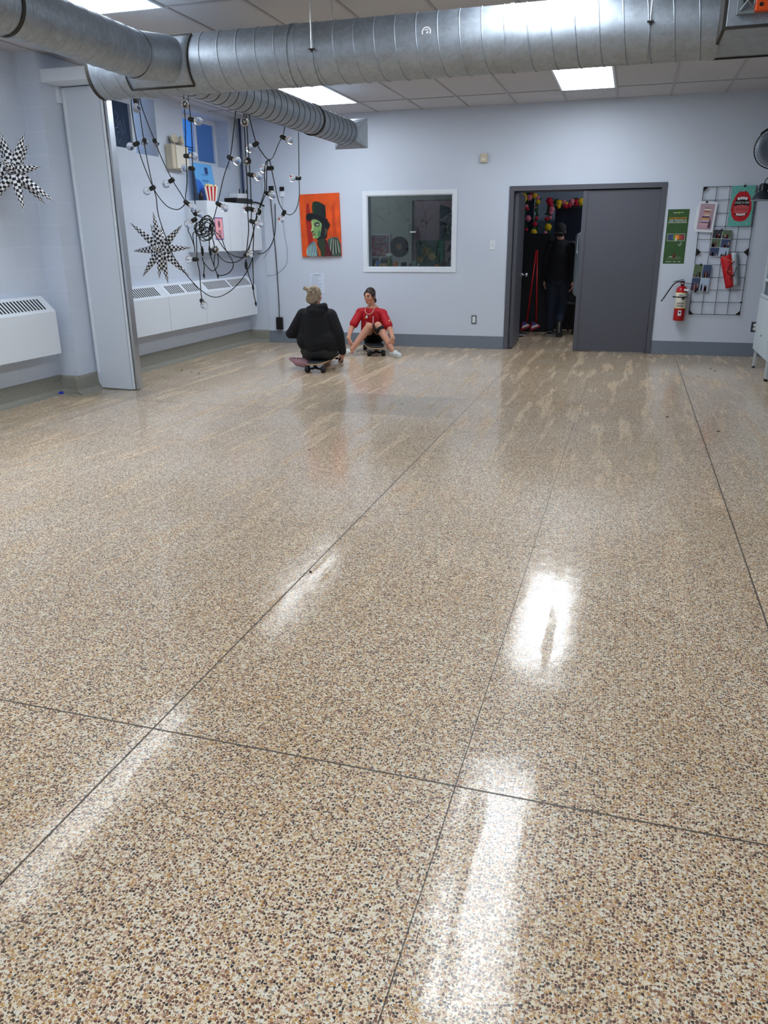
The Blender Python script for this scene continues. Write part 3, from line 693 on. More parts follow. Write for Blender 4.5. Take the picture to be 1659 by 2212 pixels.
string('pair of string light cords dropping in front of the right-hand high window', [
    [(-4.202,7.334,2.790), (-4.042,7.050,2.666), (-4.046,7.050,2.492), (-4.068,7.050,2.193), (-4.078,7.050,2.002), (-4.091,7.050,1.922), (-4.104,7.040,1.841), (-4.068,6.980,1.793)],
    [(-4.166,7.348,2.790), (-3.995,7.050,2.664), (-3.988,7.050,2.497), (-3.994,7.050,2.296), (-4.011,7.050,2.080), (-4.012,7.050,1.880), (-4.004,7.030,1.695), (-4.015,7.030,1.530), (-4.030,7.030,1.277), (-4.016,7.030,1.157), (-4.019,7.030,0.975), (-4.012,7.030,0.887)]],
    [((-4.037,7.050,2.628), (-3.836,6.700,2.551)), ((-3.988,7.050,2.497), (-3.928,7.050,2.482)), ((-4.068,7.050,2.193), (-4.010,7.050,2.191)), ((-4.011,7.050,2.084), (-4.078,7.050,2.090)), ((-4.040,7.030,1.277), (-4.096,7.030,1.273)), ((-4.017,7.030,0.887), (-3.967,6.980,0.847)), ((-4.004,7.030,1.687), (-3.938,7.000,1.685)), ((-4.013,7.020,1.638), (-4.054,7.000,1.613))])
string('string light cords hooked under the narrower duct beside the blue poster', [
    [(-3.313,6.620,2.475), (-3.408,6.750,2.353), (-3.538,6.900,2.150), (-3.653,6.980,2.006), (-3.777,7.050,1.773), (-3.827,7.050,1.652), (-3.867,7.050,1.587)],
    [(-3.287,6.720,2.466), (-3.331,6.800,2.282), (-3.361,6.850,2.102), (-3.385,6.900,1.916), (-3.420,6.950,1.723), (-3.438,6.980,1.548), (-3.473,7.000,1.401), (-3.493,7.000,1.319)],
    [(-3.280,6.750,2.466), (-3.305,6.800,2.281), (-3.327,6.850,1.999), (-3.358,6.900,1.720), (-3.375,6.920,1.618), (-3.373,6.950,1.523), (-3.413,6.980,1.294), (-3.431,7.000,1.110), (-3.436,7.000,0.970), (-3.422,7.000,0.888)]],
    [((-3.543,6.900,2.150), (-3.489,6.900,2.126)), ((-3.772,7.050,1.773), (-3.726,7.050,1.748)), ((-3.306,6.760,2.415), (-3.081,6.300,2.321)), ((-3.360,6.850,2.106), (-3.255,6.700,2.098)), ((-3.327,6.850,1.999), (-3.274,6.850,1.986)), ((-3.425,6.950,1.719), (-3.567,7.200,1.734)), ((-3.382,6.930,1.718), (-3.332,6.930,1.701)), ((-3.371,6.920,1.610), (-3.316,6.920,1.594))])
string('string light cord in a V under the narrower duct with bulbs near the outlet', [
    [(-3.278,6.800,2.469), (-3.303,6.900,2.366), (-3.294,6.950,2.259), (-3.264,7.000,2.183), (-3.245,7.050,2.141), (-3.236,7.100,2.141), (-3.247,7.200,2.181), (-3.273,7.400,2.315), (-3.276,7.500,2.377), (-3.297,7.600,2.465)],
    [(-3.446,8.300,2.514), (-3.453,8.300,2.312), (-3.462,8.300,2.066), (-3.429,8.200,1.864), (-3.435,8.100,1.738), (-3.457,8.000,1.695), (-3.470,7.900,1.719), (-3.438,7.700,1.800), (-3.338,7.400,1.943), (-3.254,7.150,2.072), (-3.238,7.100,2.111), (-3.245,7.080,2.136), (-3.261,7.080,2.110), (-3.258,7.050,1.999), (-3.272,7.050,1.858), (-3.269,7.000,1.821), (-3.339,7.000,1.683), (-3.408,7.000,1.503), (-3.467,7.000,1.339)],
    [(-3.236,7.100,2.134), (-3.256,7.050,2.115), (-3.257,7.000,2.015), (-3.260,7.000,1.887), (-3.310,7.000,1.762), (-3.341,6.950,1.642), (-3.385,6.950,1.482), (-3.472,6.980,1.340)]],
    [((-3.294,6.950,2.259), (-3.341,6.950,2.235)), ((-3.282,7.500,2.370), (-3.217,7.500,2.339)), ((-3.462,8.300,2.066), (-3.536,8.300,2.068)), ((-3.475,7.900,1.719), (-3.509,7.900,1.662)), ((-3.254,7.150,2.072), (-3.315,7.150,2.070)), ((-3.263,7.050,1.854), (-3.176,7.000,1.830))])
# the knot of spare cord
t = thing('cord_bundle', 'tangled coil of spare black cord with plugs hanging in front of the wall cabinet', 'cord bundle', (-3.932,7.030,1.571)); O = t.location
cc = (-3.946,7.030,1.529); g = MB()
def loc(pts): return [V(p) - O for p in pts]
for k in range(11):
    a = rnd.uniform(-.4, .4); w_ = rnd.uniform(.05, .10); h_ = rnd.uniform(.035, .10); ox, oz = rnd.uniform(-.05, .05), rnd.uniform(-.05, .04)
    g.tube(smoothpath([V((ox + w_ * math.cos(s_ * PI / 4) + .02 * math.sin(a), .03 * math.sin(s_ * PI / 4 + a), oz + h_ * math.sin(s_ * PI / 4 + a))) + V((0, 0, -.02)) for s_ in range(9)], 4), .0042, 5)
for c in ([(-3.867,7.050,1.587), (-3.872,7.000,1.611), (-3.934,7.020,1.587), (-4.021,7.050,1.530), (-3.990,7.030,1.480), (-3.972,7.030,1.362)], [(-3.867,7.050,1.587), (-3.876,7.030,1.529), (-3.884,7.030,1.445), (-3.887,7.030,1.362)],
          [(-4.064,7.050,1.606), (-4.114,7.050,1.552), (-4.091,7.050,1.489), (-4.064,7.050,1.404), (-4.060,7.050,1.341), (-4.065,7.050,1.447), (-4.064,7.050,1.510), (-4.009,7.030,1.538)],
          [(-3.867,7.050,1.587), (-3.807,7.020,1.528), (-3.738,7.000,1.469), (-3.698,7.000,1.361), (-3.634,7.000,1.252), (-3.644,7.000,1.193), (-3.696,7.000,1.147), (-3.767,7.000,1.129), (-3.817,7.020,1.133)],
          [(-3.864,7.050,1.570), (-3.797,7.020,1.478), (-3.712,7.000,1.370), (-3.620,7.000,1.311), (-3.529,7.000,1.294), (-3.493,7.000,1.319)],
          [(-3.882,7.050,1.587), (-3.845,7.020,1.487), (-3.810,7.000,1.370), (-3.767,7.000,1.299), (-3.698,7.000,1.252), (-3.600,7.000,1.252), (-3.524,7.000,1.290), (-3.493,7.000,1.319)],
          [(-3.975,7.030,1.277), (-3.932,7.000,1.235), (-3.863,7.000,1.172), (-3.799,7.000,1.214), (-3.787,7.000,1.299), (-3.806,7.000,1.362), (-3.834,7.000,1.487)],
          [(-3.973,7.030,1.298), (-3.961,7.030,1.213), (-3.973,7.030,1.140)], [(-3.890,7.030,1.328), (-3.859,7.030,1.235), (-3.827,7.030,1.141)], [(-3.496,7.000,1.277), (-3.481,7.000,1.152), (-3.441,7.000,1.033)],
          [(-3.805,7.000,1.370), (-3.828,7.000,1.278), (-3.834,7.000,1.214), (-3.815,7.000,1.150)]):
    g.tube(smoothpath(loc(c), 6), .0044, 6)
g.build('cord', M_CORD, t, smooth=True)
for a, b_ in (((-3.968,7.030,1.396), (-3.967,7.030,1.307)), ((-3.889,7.030,1.395), (-3.877,7.030,1.311)), ((-3.497,7.000,1.265), (-3.498,7.000,1.185))):
    a, b_ = V(a) - O, V(b_) - O; g = MB(); g.tube([a, a.lerp(b_, .2), a.lerp(b_, .25), a.lerp(b_, .8), a.lerp(b_, .85), b_], .008, 10); g.cyl(a.lerp(b_, .22), a.lerp(b_, .82), .0135, 12); g.build('inline_plug', M_BLACK, t, smooth=False)
for a in ((-3.973,7.030,1.140), (-3.822,7.030,1.141), (-3.441,7.000,1.033), (-3.422,7.000,0.888)):
    a = V(a) - O; g = MB(); g.cyl(a, a + V((.003, 0, -.03)), .010, 10); g.cyl(a + V((.003, 0, -.03)), a + V((.003, 0, -.045)), .004, 6); g.build('plug_end', M_BLACK, t)
sock(t, (-3.805,7.000,1.374), (-3.718,6.800,1.352)); sock(t, (-3.488,6.990,1.315), (-3.425,6.950,1.324))

# bottle cap on the floor
t = thing('bottle_cap', 'blue plastic bottle cap on the floor by the cove at the left', 'bottle cap', (-5.395,6.483,0.000))
M_CAP = mat('blue_plastic', (20, 50, 190), .35)
MB().lathe([(0, .012), (.028, .012), (.032, .010), (.033, .0), (.030, 0), (.029, .009), (0, .009)]).build('cap', M_CAP, t, smooth=False, loc=(0, 0, .006), rot=(.15, .1, 0))
M_LEAF = mat('dry_debris', (52, 44, 40), .8)
DEB = [(0.983,9.730,0.000), (1.021,9.601,0.000), (0.802,9.151,0.000), (0.407,6.898,0.000), (-1.285,3.027,0.000), (-1.924,6.859,0.000), (-2.229,6.605,0.000), (0.064,9.645,0.000), (0.765,6.452,0.000), (-2.125,5.078,0.000), (-4.989,8.133,0.000), (-4.787,8.008,0.000), (-4.668,7.969,0.000), (-4.742,10.000,0.000)]
DEBL = ['leaf scrap on the floor in front of the grey cabinet', 'leaf scrap right beside the larger one before the cabinet', 'dark scrap on the floor left of the cabinet scraps', 'dark scrap halfway along the right floor joint', 'black crumb at the edge of the long glare on the floor', 'black crumb on the floor below the girl', 'black crumb at the left, below the girl and woman', 'dark scrap on the floor before the closed door leaf', 'dark scrap far right on the open floor', 'black crumb left of the orange reflection', 'dark scrap near the left wall, first of three', 'dark scrap near the left wall, middle of three', 'dark scrap near the left wall, last of three', 'dark scrap close to the corner by the back wall']
for k, p in enumerate(DEB):
    g = MB(); n = 7; s_ = rnd.uniform(.010, .022) * (.6 if k in (4, 5, 6, 9) else 1)
    g.prism([(s_ * rnd.uniform(.5, 1.1) * math.cos(2 * PI * i / n), s_ * .6 * rnd.uniform(.5, 1.1) * math.sin(2 * PI * i / n)) for i in range(n)], Matrix(), .004)
    tag(g.build('floor_scrap', M_LEAF, loc=(p[0], p[1], 0), rot=(0, 0, rnd.uniform(0, 3))), DEBL[k], 'debris')

# ------------------------------------------------------------------ back wall: painting, window, sockets, notice
def canvas_art():
    t = thing('portrait_painting', 'orange canvas painting of a green-faced man in a dark top hat and striped coat', 'painting', (-4.53, 10.9, 1.22))
    Wd, Hd = .595, .83
    t.rotation_euler = (0, -.02, 0)
    M_C = mat('painting_orange', (226, 84, 22), .5, var=.22, vscale=5)
    MB().box((0, -.035, 0), (Wd, 0, Hd)).build('canvas', M_C, t, bevel=.004)
    Z0 = [0]
    def sh(pts, rgb, n='painted_shape', lay=None):
        lay = lay if lay is not None else Z0[0]; Z0[0] += 1
        M = Matrix.Translation((0, -.0352 - .0005 * lay, 0)) @ Matrix(((Wd / 100, 0, 0, 0), (0, 0, -1, 0), (0, Hd / 140, 0, 0), (0, 0, 0, 1)))
        if len(pts) > 7:
            for _ in range(2): pts = [q for k in range(len(pts)) for q in ((pts[k][0] * .75 + pts[(k + 1) % len(pts)][0] * .25, pts[k][1] * .75 + pts[(k + 1) % len(pts)][1] * .25), (pts[k][0] * .25 + pts[(k + 1) % len(pts)][0] * .75, pts[k][1] * .25 + pts[(k + 1) % len(pts)][1] * .75))]
        MB().prism(pts, M, .0006).build(n, mat('paint_%d_%d_%d' % rgb, rgb, .5, var=.12, vscale=14), t)
    sh([(18, 20), (30, 18), (30, 70), (24, 120), (18, 120), (14, 80)], (170, 34, 24)); sh([(82, 30), (90, 40), (88, 120), (80, 110)], (200, 66, 20))
    sh([(62, 0), (100, 0), (100, 26), (93, 42), (76, 43), (68, 38)], (66, 84, 76), 'painted_coat')
    for k in range(7): sh([(70 + k * 4, 2 + k), (73 + k * 4, 2 + k), (78 + k * 2.4, 41 - k), (76 + k * 2.4, 41 - k)], ((150, 160, 140), (36, 50, 52))[k % 2], 'painted_stripe')
    sh([(14, 0), (44, 0), (40, 12), (36, 32), (34, 36), (22, 30), (15, 22), (11, 10)], (176, 214, 214), 'painted_coat')
    for k in range(6): sh([(14.5 + k * 4.6, 0), (16.3 + k * 4.6, 0), (18 + k * 3.4, 24 + k * 1.4), (24 + k * 2.4, 31 + k), (22 + k * 2.4, 30 + k), (16.4 + k * 3.4, 24 + k * 1.4)], (30, 60, 78), 'painted_stripe')
    sh([(40, 0), (66, 0), (66, 30), (60, 36), (42, 34), (38, 26)], (96, 26, 24), 'painted_shirt')
    sh([(66, 0), (76, 0), (74, 12), (66, 36), (60, 40), (58, 20)], (86, 22, 34), 'painted_shirt')
    sh([(36, 34), (44, 0), (49, 0), (49, 10), (42, 24)], (196, 96, 44), 'painted_lapel')
    sh([(48, 0), (60, 0), (60, 26), (62, 44), (40, 44), (42, 34), (47, 22), (49, 8)], (42, 60, 40), 'painted_neck')
    sh([(40, 38), (66, 42), (68, 62), (70, 84), (52, 84), (50, 60), (44, 50)], (22, 26, 32), 'painted_hair')
    sh([(60, 44), (66, 52), (70, 60), (69, 72), (64, 80), (60, 74), (62, 60)], (70, 70, 56), 'painted_hair')
    sh([(28, 78), (30, 66), (26, 58), (29, 55), (29, 50), (31, 49), (30, 47), (33, 42), (40, 40), (48, 44), (52, 54), (54, 66), (56, 76), (50, 86), (38, 86), (30, 83)], (128, 164, 104), 'painted_face')
    sh([(44, 42), (50, 46), (52, 56), (48, 60), (44, 52)], (74, 128, 84), 'painted_cheek')
    sh([(30, 66), (34, 64), (34, 80), (30, 80)], (176, 196, 130), 'painted_nose'); sh([(26.5, 58), (31, 58), (35, 66), (33, 72), (30, 66)], (190, 204, 150), 'painted_nose')
    sh([(38, 68), (48, 67), (50, 74), (46, 78), (38, 76), (36, 72)], (52, 64, 50), 'painted_eye_socket'); sh([(40.5, 71), (43, 69.8), (46, 70), (47.5, 71.5), (45.5, 73.3), (42, 73.4)], (196, 206, 190), 'painted_eye'); sh([(43, 70.9), (44.4, 70.7), (44.6, 72.3), (43.2, 72.5)], (24, 26, 26), 'painted_eye')
    sh([(28, 55), (33, 55), (34, 58), (30, 58)], (60, 60, 40), 'painted_nostril'); sh([(30, 49), (36, 48), (38, 51), (33, 53), (30, 52)], (150, 96, 80), 'painted_lips'); sh([(31, 43), (34, 42), (35, 45), (32, 46)], (216, 222, 180), 'painted_chin')
    sh([(16, 92), (18, 84), (24, 80), (30, 84), (40, 85), (52, 78), (60, 68), (66, 60), (74, 64), (76, 72), (70, 80), (64, 86), (56, 92), (40, 98), (22, 98)], (14, 18, 26), 'painted_hat_brim')
    sh([(33, 95), (33, 121), (42, 124), (54, 121), (66, 113), (67, 84), (60, 88), (46, 94)], (26, 44, 36), 'painted_hat'); sh([(56, 92), (66, 84), (66, 113), (56, 118)], (18, 28, 34), 'painted_hat')
    sh([(35, 96), (38, 95), (38, 118), (35, 118)], (40, 66, 40), 'painted_hat')
    return t
canvas_art()

t = thing('window_3', None, None, ((WX0 + WX1) / 2, 10.9, WZ0)); struct(t); O = t.location
g = MB()
def wb(x0, z0, x1, z1, y0=-.014, y1=.0): g.box((x0 - O.x, y0, z0 - O.z), (x1 - O.x, y1, z1 - O.z))
wb(WX0 - .06, WZ0 - .06, WX1 + .06, WZ0 + .002); wb(WX0 - .06, WZ1 - .002, WX1 + .06, WZ1 + .055); wb(WX0 - .06, WZ0, WX0 + .002, WZ1); wb(WX1 - .002, WZ0, WX1 + .06, WZ1)
g.build('window_casing', M_TRIM, t, bevel=.003)
g = MB(); wb(WX0, WZ0, WX1, WZ0 + .012, .0, .16); wb(WX0, WZ1 - .012, WX1, WZ1, 0, .16); wb(WX0, WZ0, WX0 + .012, WZ1, 0, .16); wb(WX1 - .012, WZ0, WX1, WZ1, 0, .16)
g.build('window_frame', M_TRIM, t)
m, nt, b, L = nodes('clear_pane'); tr = nt.nodes.new('ShaderNodeBsdfTransparent'); tr.inputs[0].default_value = (.82, .86, .86, 1); gl = nt.nodes.new('ShaderNodeBsdfGlossy'); gl.inputs['Roughness'].default_value = .02
fr = nt.nodes.new('ShaderNodeFresnel'); fr.inputs[0].default_value = 1.5; mx = nt.nodes.new('ShaderNodeMixShader'); L(fr.outputs[0], mx.inputs[0]); L(tr.outputs[0], mx.inputs[1]); L(gl.outputs[0], mx.inputs[2]); L(mx.outputs[0], nt.nodes['Material Output'].inputs[0])
M_PANE = m
g = MB(); wb(WX0 + .012, WZ0 + .012, WX1 - .012, WZ1 - .012, .035, .039); g.build('pane', M_PANE, t)
g = MB(); g.box((-2.95 - O.x, .03, 1.535 - O.z), (-2.87 - O.x, .036, 1.547 - O.z)); g.build('tape_scrap', M_TRIM, t)

t = thing('motion_sensor', 'small ivory sensor box high on the back wall left of the door', 'sensor', (-1.95, 10.9, 2.43)); MB().box((-.045, -.045, -.055), (.045, 0, .055)).build('sensor_body', M_IVORY, t, bevel=.008); MB().box((-.025, -.049, -.03), (.025, -.044, .0)).build('lens', mat('ivory_lens', (226, 222, 205), .2), t)
t = thing('light_switch', 'white wall switch plate at shoulder height left of the grey door', 'switch', (-1.8, 10.9, 1.365)); MB().box((-.037, -.007, -.06), (.037, 0, .06)).build('plate', M_TRIM, t, bevel=.003); MB().box((-.006, -.018, -.012), (.006, -.006, .012)).build('toggle', M_IVORY, t, bevel=.002)
t = thing('wall_socket', 'grey metal socket plate with white insert low on the wall left of the door', 'socket', (-2.02, 10.9, .39)); MB().box((-.037, -.007, -.06), (.037, 0, .06)).build('plate', mat('steel_plate', (122, 126, 132), .4, metal=.5), t, bevel=.003); MB().box((-.02, -.010, -.04), (.02, -.006, .04)).build('insert', M_TRIM, t, bevel=.003)
t = thing('wall_socket', 'dark socket plate with two white outlets between grid panel and cabinet', 'socket', (1.55, 10.9, .37)); MB().box((-.042, -.008, -.062), (.042, 0, .062)).build('plate', mat('dark_steel_plate', (70, 76, 84), .4, metal=.3), t, bevel=.003)
for z in (-.022, .024): MB().lathe([(0, .004), (.018, .004), (.02, 0)], wallM(0, z, -.009)).build('outlet', mat('outlet_white', (232, 236, 240), .3), t)
t = thing('paper_notice', 'white printed sheet taped low on the back wall above the seated woman', 'notice', (-4.33, 10.9, .86)); M = wallM(0, 0, 0)
flat('sheet', rect(-.108, -.14, .108, .14), M, mat('paper_white', (214, 226, 244), .8), t); g = MB()
g.prism(rect(-.06, .105, .06, .118), M @ Matrix.Translation((0, 0, .0017)), .0004)
for k in range(14): g.prism(rect(-.085, .085 - k * .015, -.085 + rnd.uniform(.1, .17), .089 - k * .015), M @ Matrix.Translation((0, 0, .0017)), .0004)
g.build('printing', mat('faint_ink', (150, 160, 184), .8), t)

# ------------------------------------------------------------------ double door
g = MB()
fw = .06
g.box((DX0, YB - .02, 0), (DX0 + fw, YB + .18, DZ)); g.box((DX1 - fw, YB - .02, 0), (DX1, YB + .18, DZ)); g.box((DX0, YB - .02, DZ - .06), (DX1, YB + .18, DZ))
g.box((DX0 + fw, YB + .07, 0), (DX0 + fw + .016, YB + .11, DZ - .06)); g.box((DX0 + fw, YB + .07, DZ - .076), (DX1 - fw, YB + .11, DZ - .06)); g.box((DX1 - fw - .016, YB + .07, 0), (DX1 - fw, YB + .11, DZ - .06))
o = struct(g.build('door_frame_1', M_GREYP, bevel=.003)); o.name = 'trim_4'
t = struct(thing('door_1', None, None, (-.63, YB + .02, 0)))
MB().box((0, .0, .012), (.905, .045, 2.012)).build('door_leaf', M_GREYP, t, bevel=.003); MB().box((-.035, -.012, .012), (.02, 0, 2.012)).build('astragal_strip', M_GREYP, t, bevel=.002)
MB().box((.86, -.006, .01), (.9, 0, .62)).build('edge_strip', M_GREYP, t, bevel=.002)
t = struct(thing('door_2', None, None, (-1.53, YB + .05, 0))); t.rotation_euler = (0, 0, .03)
MB().box((0, 0, .012), (.045, .90, 2.012)).build('door_leaf', M_GREYP, t, bevel=.003)
for x in (-.03, .075):
    g = MB(); g.lathe([(0, -.03), (.03, -.03), (.032, -.022), (.012, -.018), (.012, .01), (.028, .025), (.03, .045), (.018, .058), (0, .06)], Matrix.Translation((.045 if x > 0 else 0, .845, .95)) @ Matrix.Rotation(PI / 2 * (1 if x > 0 else -1), 4, 'Y') @ Matrix.Translation((0, 0, .03)))
    g.build('door_knob', M_STEEL, t, smooth=True)
MB().box((.01, .9, .9), (.035, .903, 1.0)).build('latch_plate', M_STEEL, t)
for z in (.25, 1.0, 1.75): MB().cyl((.0, -.004, z - .05), (.0, -.004, z + .05), .008, 10).build('hinge', M_GREYP, t)

# ------------------------------------------------------------------ right side of the back wall
t = thing('green_poster', 'tall green sports poster with orange and white lettering beside the door', 'poster', (.5, 10.9, 1.13)); M = wallM(0, 0, 0)
MB().prism(rect(-.125, 0, .125, .64), M, .004).build('sheet', mat('pitch_green', (50, 86, 44), .6, var=.1, vscale=9), t)
M_W = mat('print_white', (226, 230, 234), .6); M_O = mat('print_orange', (240, 150, 40), .6)
text('lettering', 'SE RESSOURCER', M @ Matrix.Translation((0, .535, 0)), .030, M_O, t, .0045, .95); text('lettering', "C'EST TROUVER SA", M @ Matrix.Translation((0, .510, 0)), .026, M_W, t, .0045, .92); text('lettering', 'ZONE DE RECHARGE', M @ Matrix.Translation((0, .487, 0)), .025, M_W, t, .0045, .9)
def fr2(parent, x0, y0, x1, y1, w_, m, name='printed_frame', z=.0045):
    g = MB(); MM = M @ Matrix.Translation((0, 0, z))
    for r_ in (rect(x0, y0, x1, y0 + w_), rect(x0, y1 - w_, x1, y1), rect(x0, y0, x0 + w_, y1), rect(x1 - w_, y0, x1, y1)): g.prism(r_, MM, .0005)
    return g.build(name, m, parent)
fr2(t, -.103, .27, .103, .355, .003, M_W)
for x0, x1, c_ in ((-.095, -.06, (70, 70, 120)), (-.055, -.035, (70, 80, 140)), (-.03, -.018, (110, 180, 60)), (-.012, .03, (236, 150, 60)), (.035, .05, (200, 90, 40)), (.055, .07, (180, 50, 50)), (.075, .095, (160, 40, 60))): flat('battery_bar', rect(x0, .285, x1, .34), M, mat('bar%d' % int(x0 * 1000), c_, .6), t, .0045)
g = MB(); MM = M @ Matrix.Translation((0, 0, .0055)); g.prism([(-.01, .262), (.012, .282), (.004, .31), (-.006, .30)], MM, .0005); g.tube([M @ V((.03, .225, .006)), M @ V((.075, .235, .006)), M @ V((.06, .262, .006))], .0022, 4); g.tube([M @ V((.075, .235, .006)), M @ V((.045, .205, .006))], .0022, 4); g.build('printed_figure', M_W, t)
g = MB(); g.prism(rect(-.06, .075, -.02, .085), MM, .0004); g.prism(rect(.02, .075, .08, .078), MM, .0004); g.prism(rect(-.09, .055, .09, .0575), MM, .0004)
for x in (-.09, -.06, -.005, .05): g.prism(rect(x, .018, x + .035, .027), MM, .0004)
g.prism(rect(-.06, .595, -.01, .603), MM, .0004); g.prism(rect(.02, .597, .06, .603), MM, .0004); g.build('small_print', mat('pale_print', (180, 196, 180), .7), t)
flat('sun_logo', circ(.005, .60, .011, n=12), M, mat('lime_print', (150, 180, 60), .6), t, .005); flat('logo_block', rect(-.015, .06, .015, .125), M, mat('dark_red_print', (96, 44, 34), .6), t, .005)

# wire grid panel
GX0, GX1, GZ0, GZ1 = .755, 1.355, .515, 2.015
t = thing('wire_grid_panel', 'black wire grid panel with clipped pictures on the wall right of the door', 'grid panel', ((GX0 + GX1) / 2, YB - .02, GZ0)); O = t.location
g = MB()
for k in range(5): x = -.3 + .15 * k; g.cyl((x, 0, 0), (x, 0, 1.5), .003 if 0 < k < 4 else .0038, 6)
for k in range(11): g.cyl((-.3, -.004, .15 * k), (.3, -.004, .15 * k), .003 if 0 < k < 10 else .0038, 6)
g.build('wire_mesh', M_BLKM, t)
for x, z, sx, sz in ((-.3, 0, 1, 1), (.3, 0, -1, 1), (-.3, 1.5, 1, -1)):
    MB().prism([(x, z), (x + .055 * sx, z), (x, z + .055 * sz)], Matrix.Translation((0, -.005, 0)) @ wallM(0, 0, 0), .004).build('corner_bracket', M_BLKM, t)
for s_ in (-1, 1): MB().prism([(.3 * s_, .70), (.3 * s_, .80), (.245 * s_, .75)], Matrix.Translation((0, -.005, 0)) @ wallM(0, 0, 0), .004).build('corner_bracket', M_BLKM, t)
MB().box((.28, -.012, .145), (.31, .0, .16)).build('corner_bracket', M_BLKM, t)
YG = YB - .032
def clip(x, z, which):
    t = thing('binder_clip', 'small black binder clip holding %s on the wire grid' % which, 'clip', (x, YG, z), 'binder clips on the wire grid')
    g = MB(); g.box((-.013, -.008, -.014), (.013, .012, .004)); g.tube([(-.008, -.006, .0), (-.006, -.008, .016), (.006, -.008, .016), (.008, -.006, .0)], .002, 5); g.build('clip_body', M_BLKM, t)
def sheet(name, label, x0, z0, x1, z1, m, cat='poster', skew=0, y=YG):
    t = thing(name, label, cat, ((x0 + x1) / 2, y, z0)); w_ = (x1 - x0) / 2
    t.rotation_euler = (0, skew, 0)
    MB().prism(rect(-w_, 0, w_, z1 - z0), wallM(0, 0, 0), .003).build('sheet', m, t)
    return t
t = sheet('lips_poster', 'turquoise poster of an open red-lipped mouth clipped on the grid, top right', 1.075, 1.565, 1.335, 2.02, mat('turquoise_print', (100, 176, 168), .6))
M = wallM(0, 0, 0); Q = lambda pts, sx=1, sy=1, ox=0, oy=0: [(ox + a * sx, oy + b * sy) for a, b in pts]
flat('dot_pattern', circ(-.1, .42, .003, n=6), M, M_W, t, .004)
g = MB()
for x, z in ((-.09, .40), (.02, .44), (.1, .40), (-.11, .30), (.11, .09), (-.1, .08), (-.02, .03), (.08, .03), (-.05, .43), (.115, .33), (-.115, .16)): g.prism(circ(x, z, .0035, n=6), M @ Matrix.Translation((0, 0, .0035)), .0004)
g.build('dot_pattern', M_W, t)
flat('printed_lips', [(-.115, .19), (-.105, .27), (-.085, .33), (-.06, .37), (-.03, .395), (0, .385), (.03, .395), (.06, .37), (.085, .33), (.105, .27), (.115, .19), (.095, .11), (.06, .065), (0, .05), (-.06, .065), (-.095, .11)], M, mat('lip_red', (186, 24, 40), .5), t, .0034)
flat('printed_mouth', [(-.088, .22), (-.07, .30), (-.03, .335), (0, .328), (.03, .335), (.07, .30), (.088, .22), (.07, .13), (0, .105), (-.07, .13)], M, mat('ink_black', (14, 12, 16), .6), t, .0044)
flat('printed_tongue', [(-.088, .225), (-.05, .235), (0, .24), (.05, .235), (.088, .225), (.075, .15), (.03, .125), (-.03, .125), (-.075, .15)], M, mat('tongue_red', (196, 84, 88), .6), t, .0050)
for k in range(4): flat('printed_tooth', Q([(-.028, 0), (.0, -.02), (.0, .012), (-.02, .014)] if False else rect(-.03 + .0155 * k * 0, 0, 0, 0) or []) if False else Q([(0, .012), (.026, .012), (.026, -.018), (.003, -.018)], 1, 1, -.055 + .028 * k, .318 - (.006 if k in (0, 3) else 0)), M, M_W, t, .0056)
for k in range(4): flat('printed_tooth', Q([(0, -.01), (.024, -.01), (.022, .012), (.002, .012)], 1, 1, -.05 + .026 * k, .128 + (.005 if k in (0, 3) else 0)), M, M_W, t, .0056)
text('lettering', 'UTILISE TA VOIX', M @ Matrix.Translation((0, .263, 0)), .034, M_W, t, .0058, .62); text('lettering', 'GENTILLESSE', M @ Matrix.Translation((0, .19, 0)), .034, mat('tongue_letter', (110, 40, 44), .6), t, .0058, .66)
clip(1.215, 2.02, 'the lips poster')
t = sheet('book_stack_print', 'print of a stack of pastel books on pink with white border, clipped on the grid', .705, 1.50, .915, 1.85, mat('print_paper', (220, 226, 236), .6), 'picture', .06)
flat('printed_background', rect(-.085, .03, .08, .325), M, mat('dusty_pink', (176, 150, 164), .6), t, .0036)
bk = [((196, 156, 170), .062, .026, -.0), ((208, 170, 180), .058, .022, .005), ((70, 66, 96), .045, .012, -.004), ((196, 176, 196), .05, .016, .008), ((206, 150, 70), .045, .016, -.004), ((60, 36, 60), .045, .014, -.002), ((214, 190, 176), .03, .02, .008), ((200, 160, 120), .034, .014, .004), ((150, 70, 60), .034, .012, .002), ((226, 214, 206), .036, .016, .006), ((100, 70, 66), .034, .006, .002)]
z = .05
for k, (c_, w_, h_, dx) in enumerate(bk):
    flat('printed_book', rect(dx - w_, z, dx + w_, z + h_), M, mat('book%d' % k, c_, .7), t, .0042); z += h_ + .006 * (k != 1)
flat('printed_shadow', [(.03, .05), (.068, .05), (.068, .1), (.05, .17), (.04, .12)], M, mat('plum_print', (96, 70, 92), .7), t, .0048)
clip(.81, 1.85, 'the book print')
t = sheet('loose_sheet', 'white sheet showing behind the book print on the grid', .695, 1.54, .74, 1.80, mat('print_paper', (220, 226, 236), .6), 'paper', .03, YG + .008)
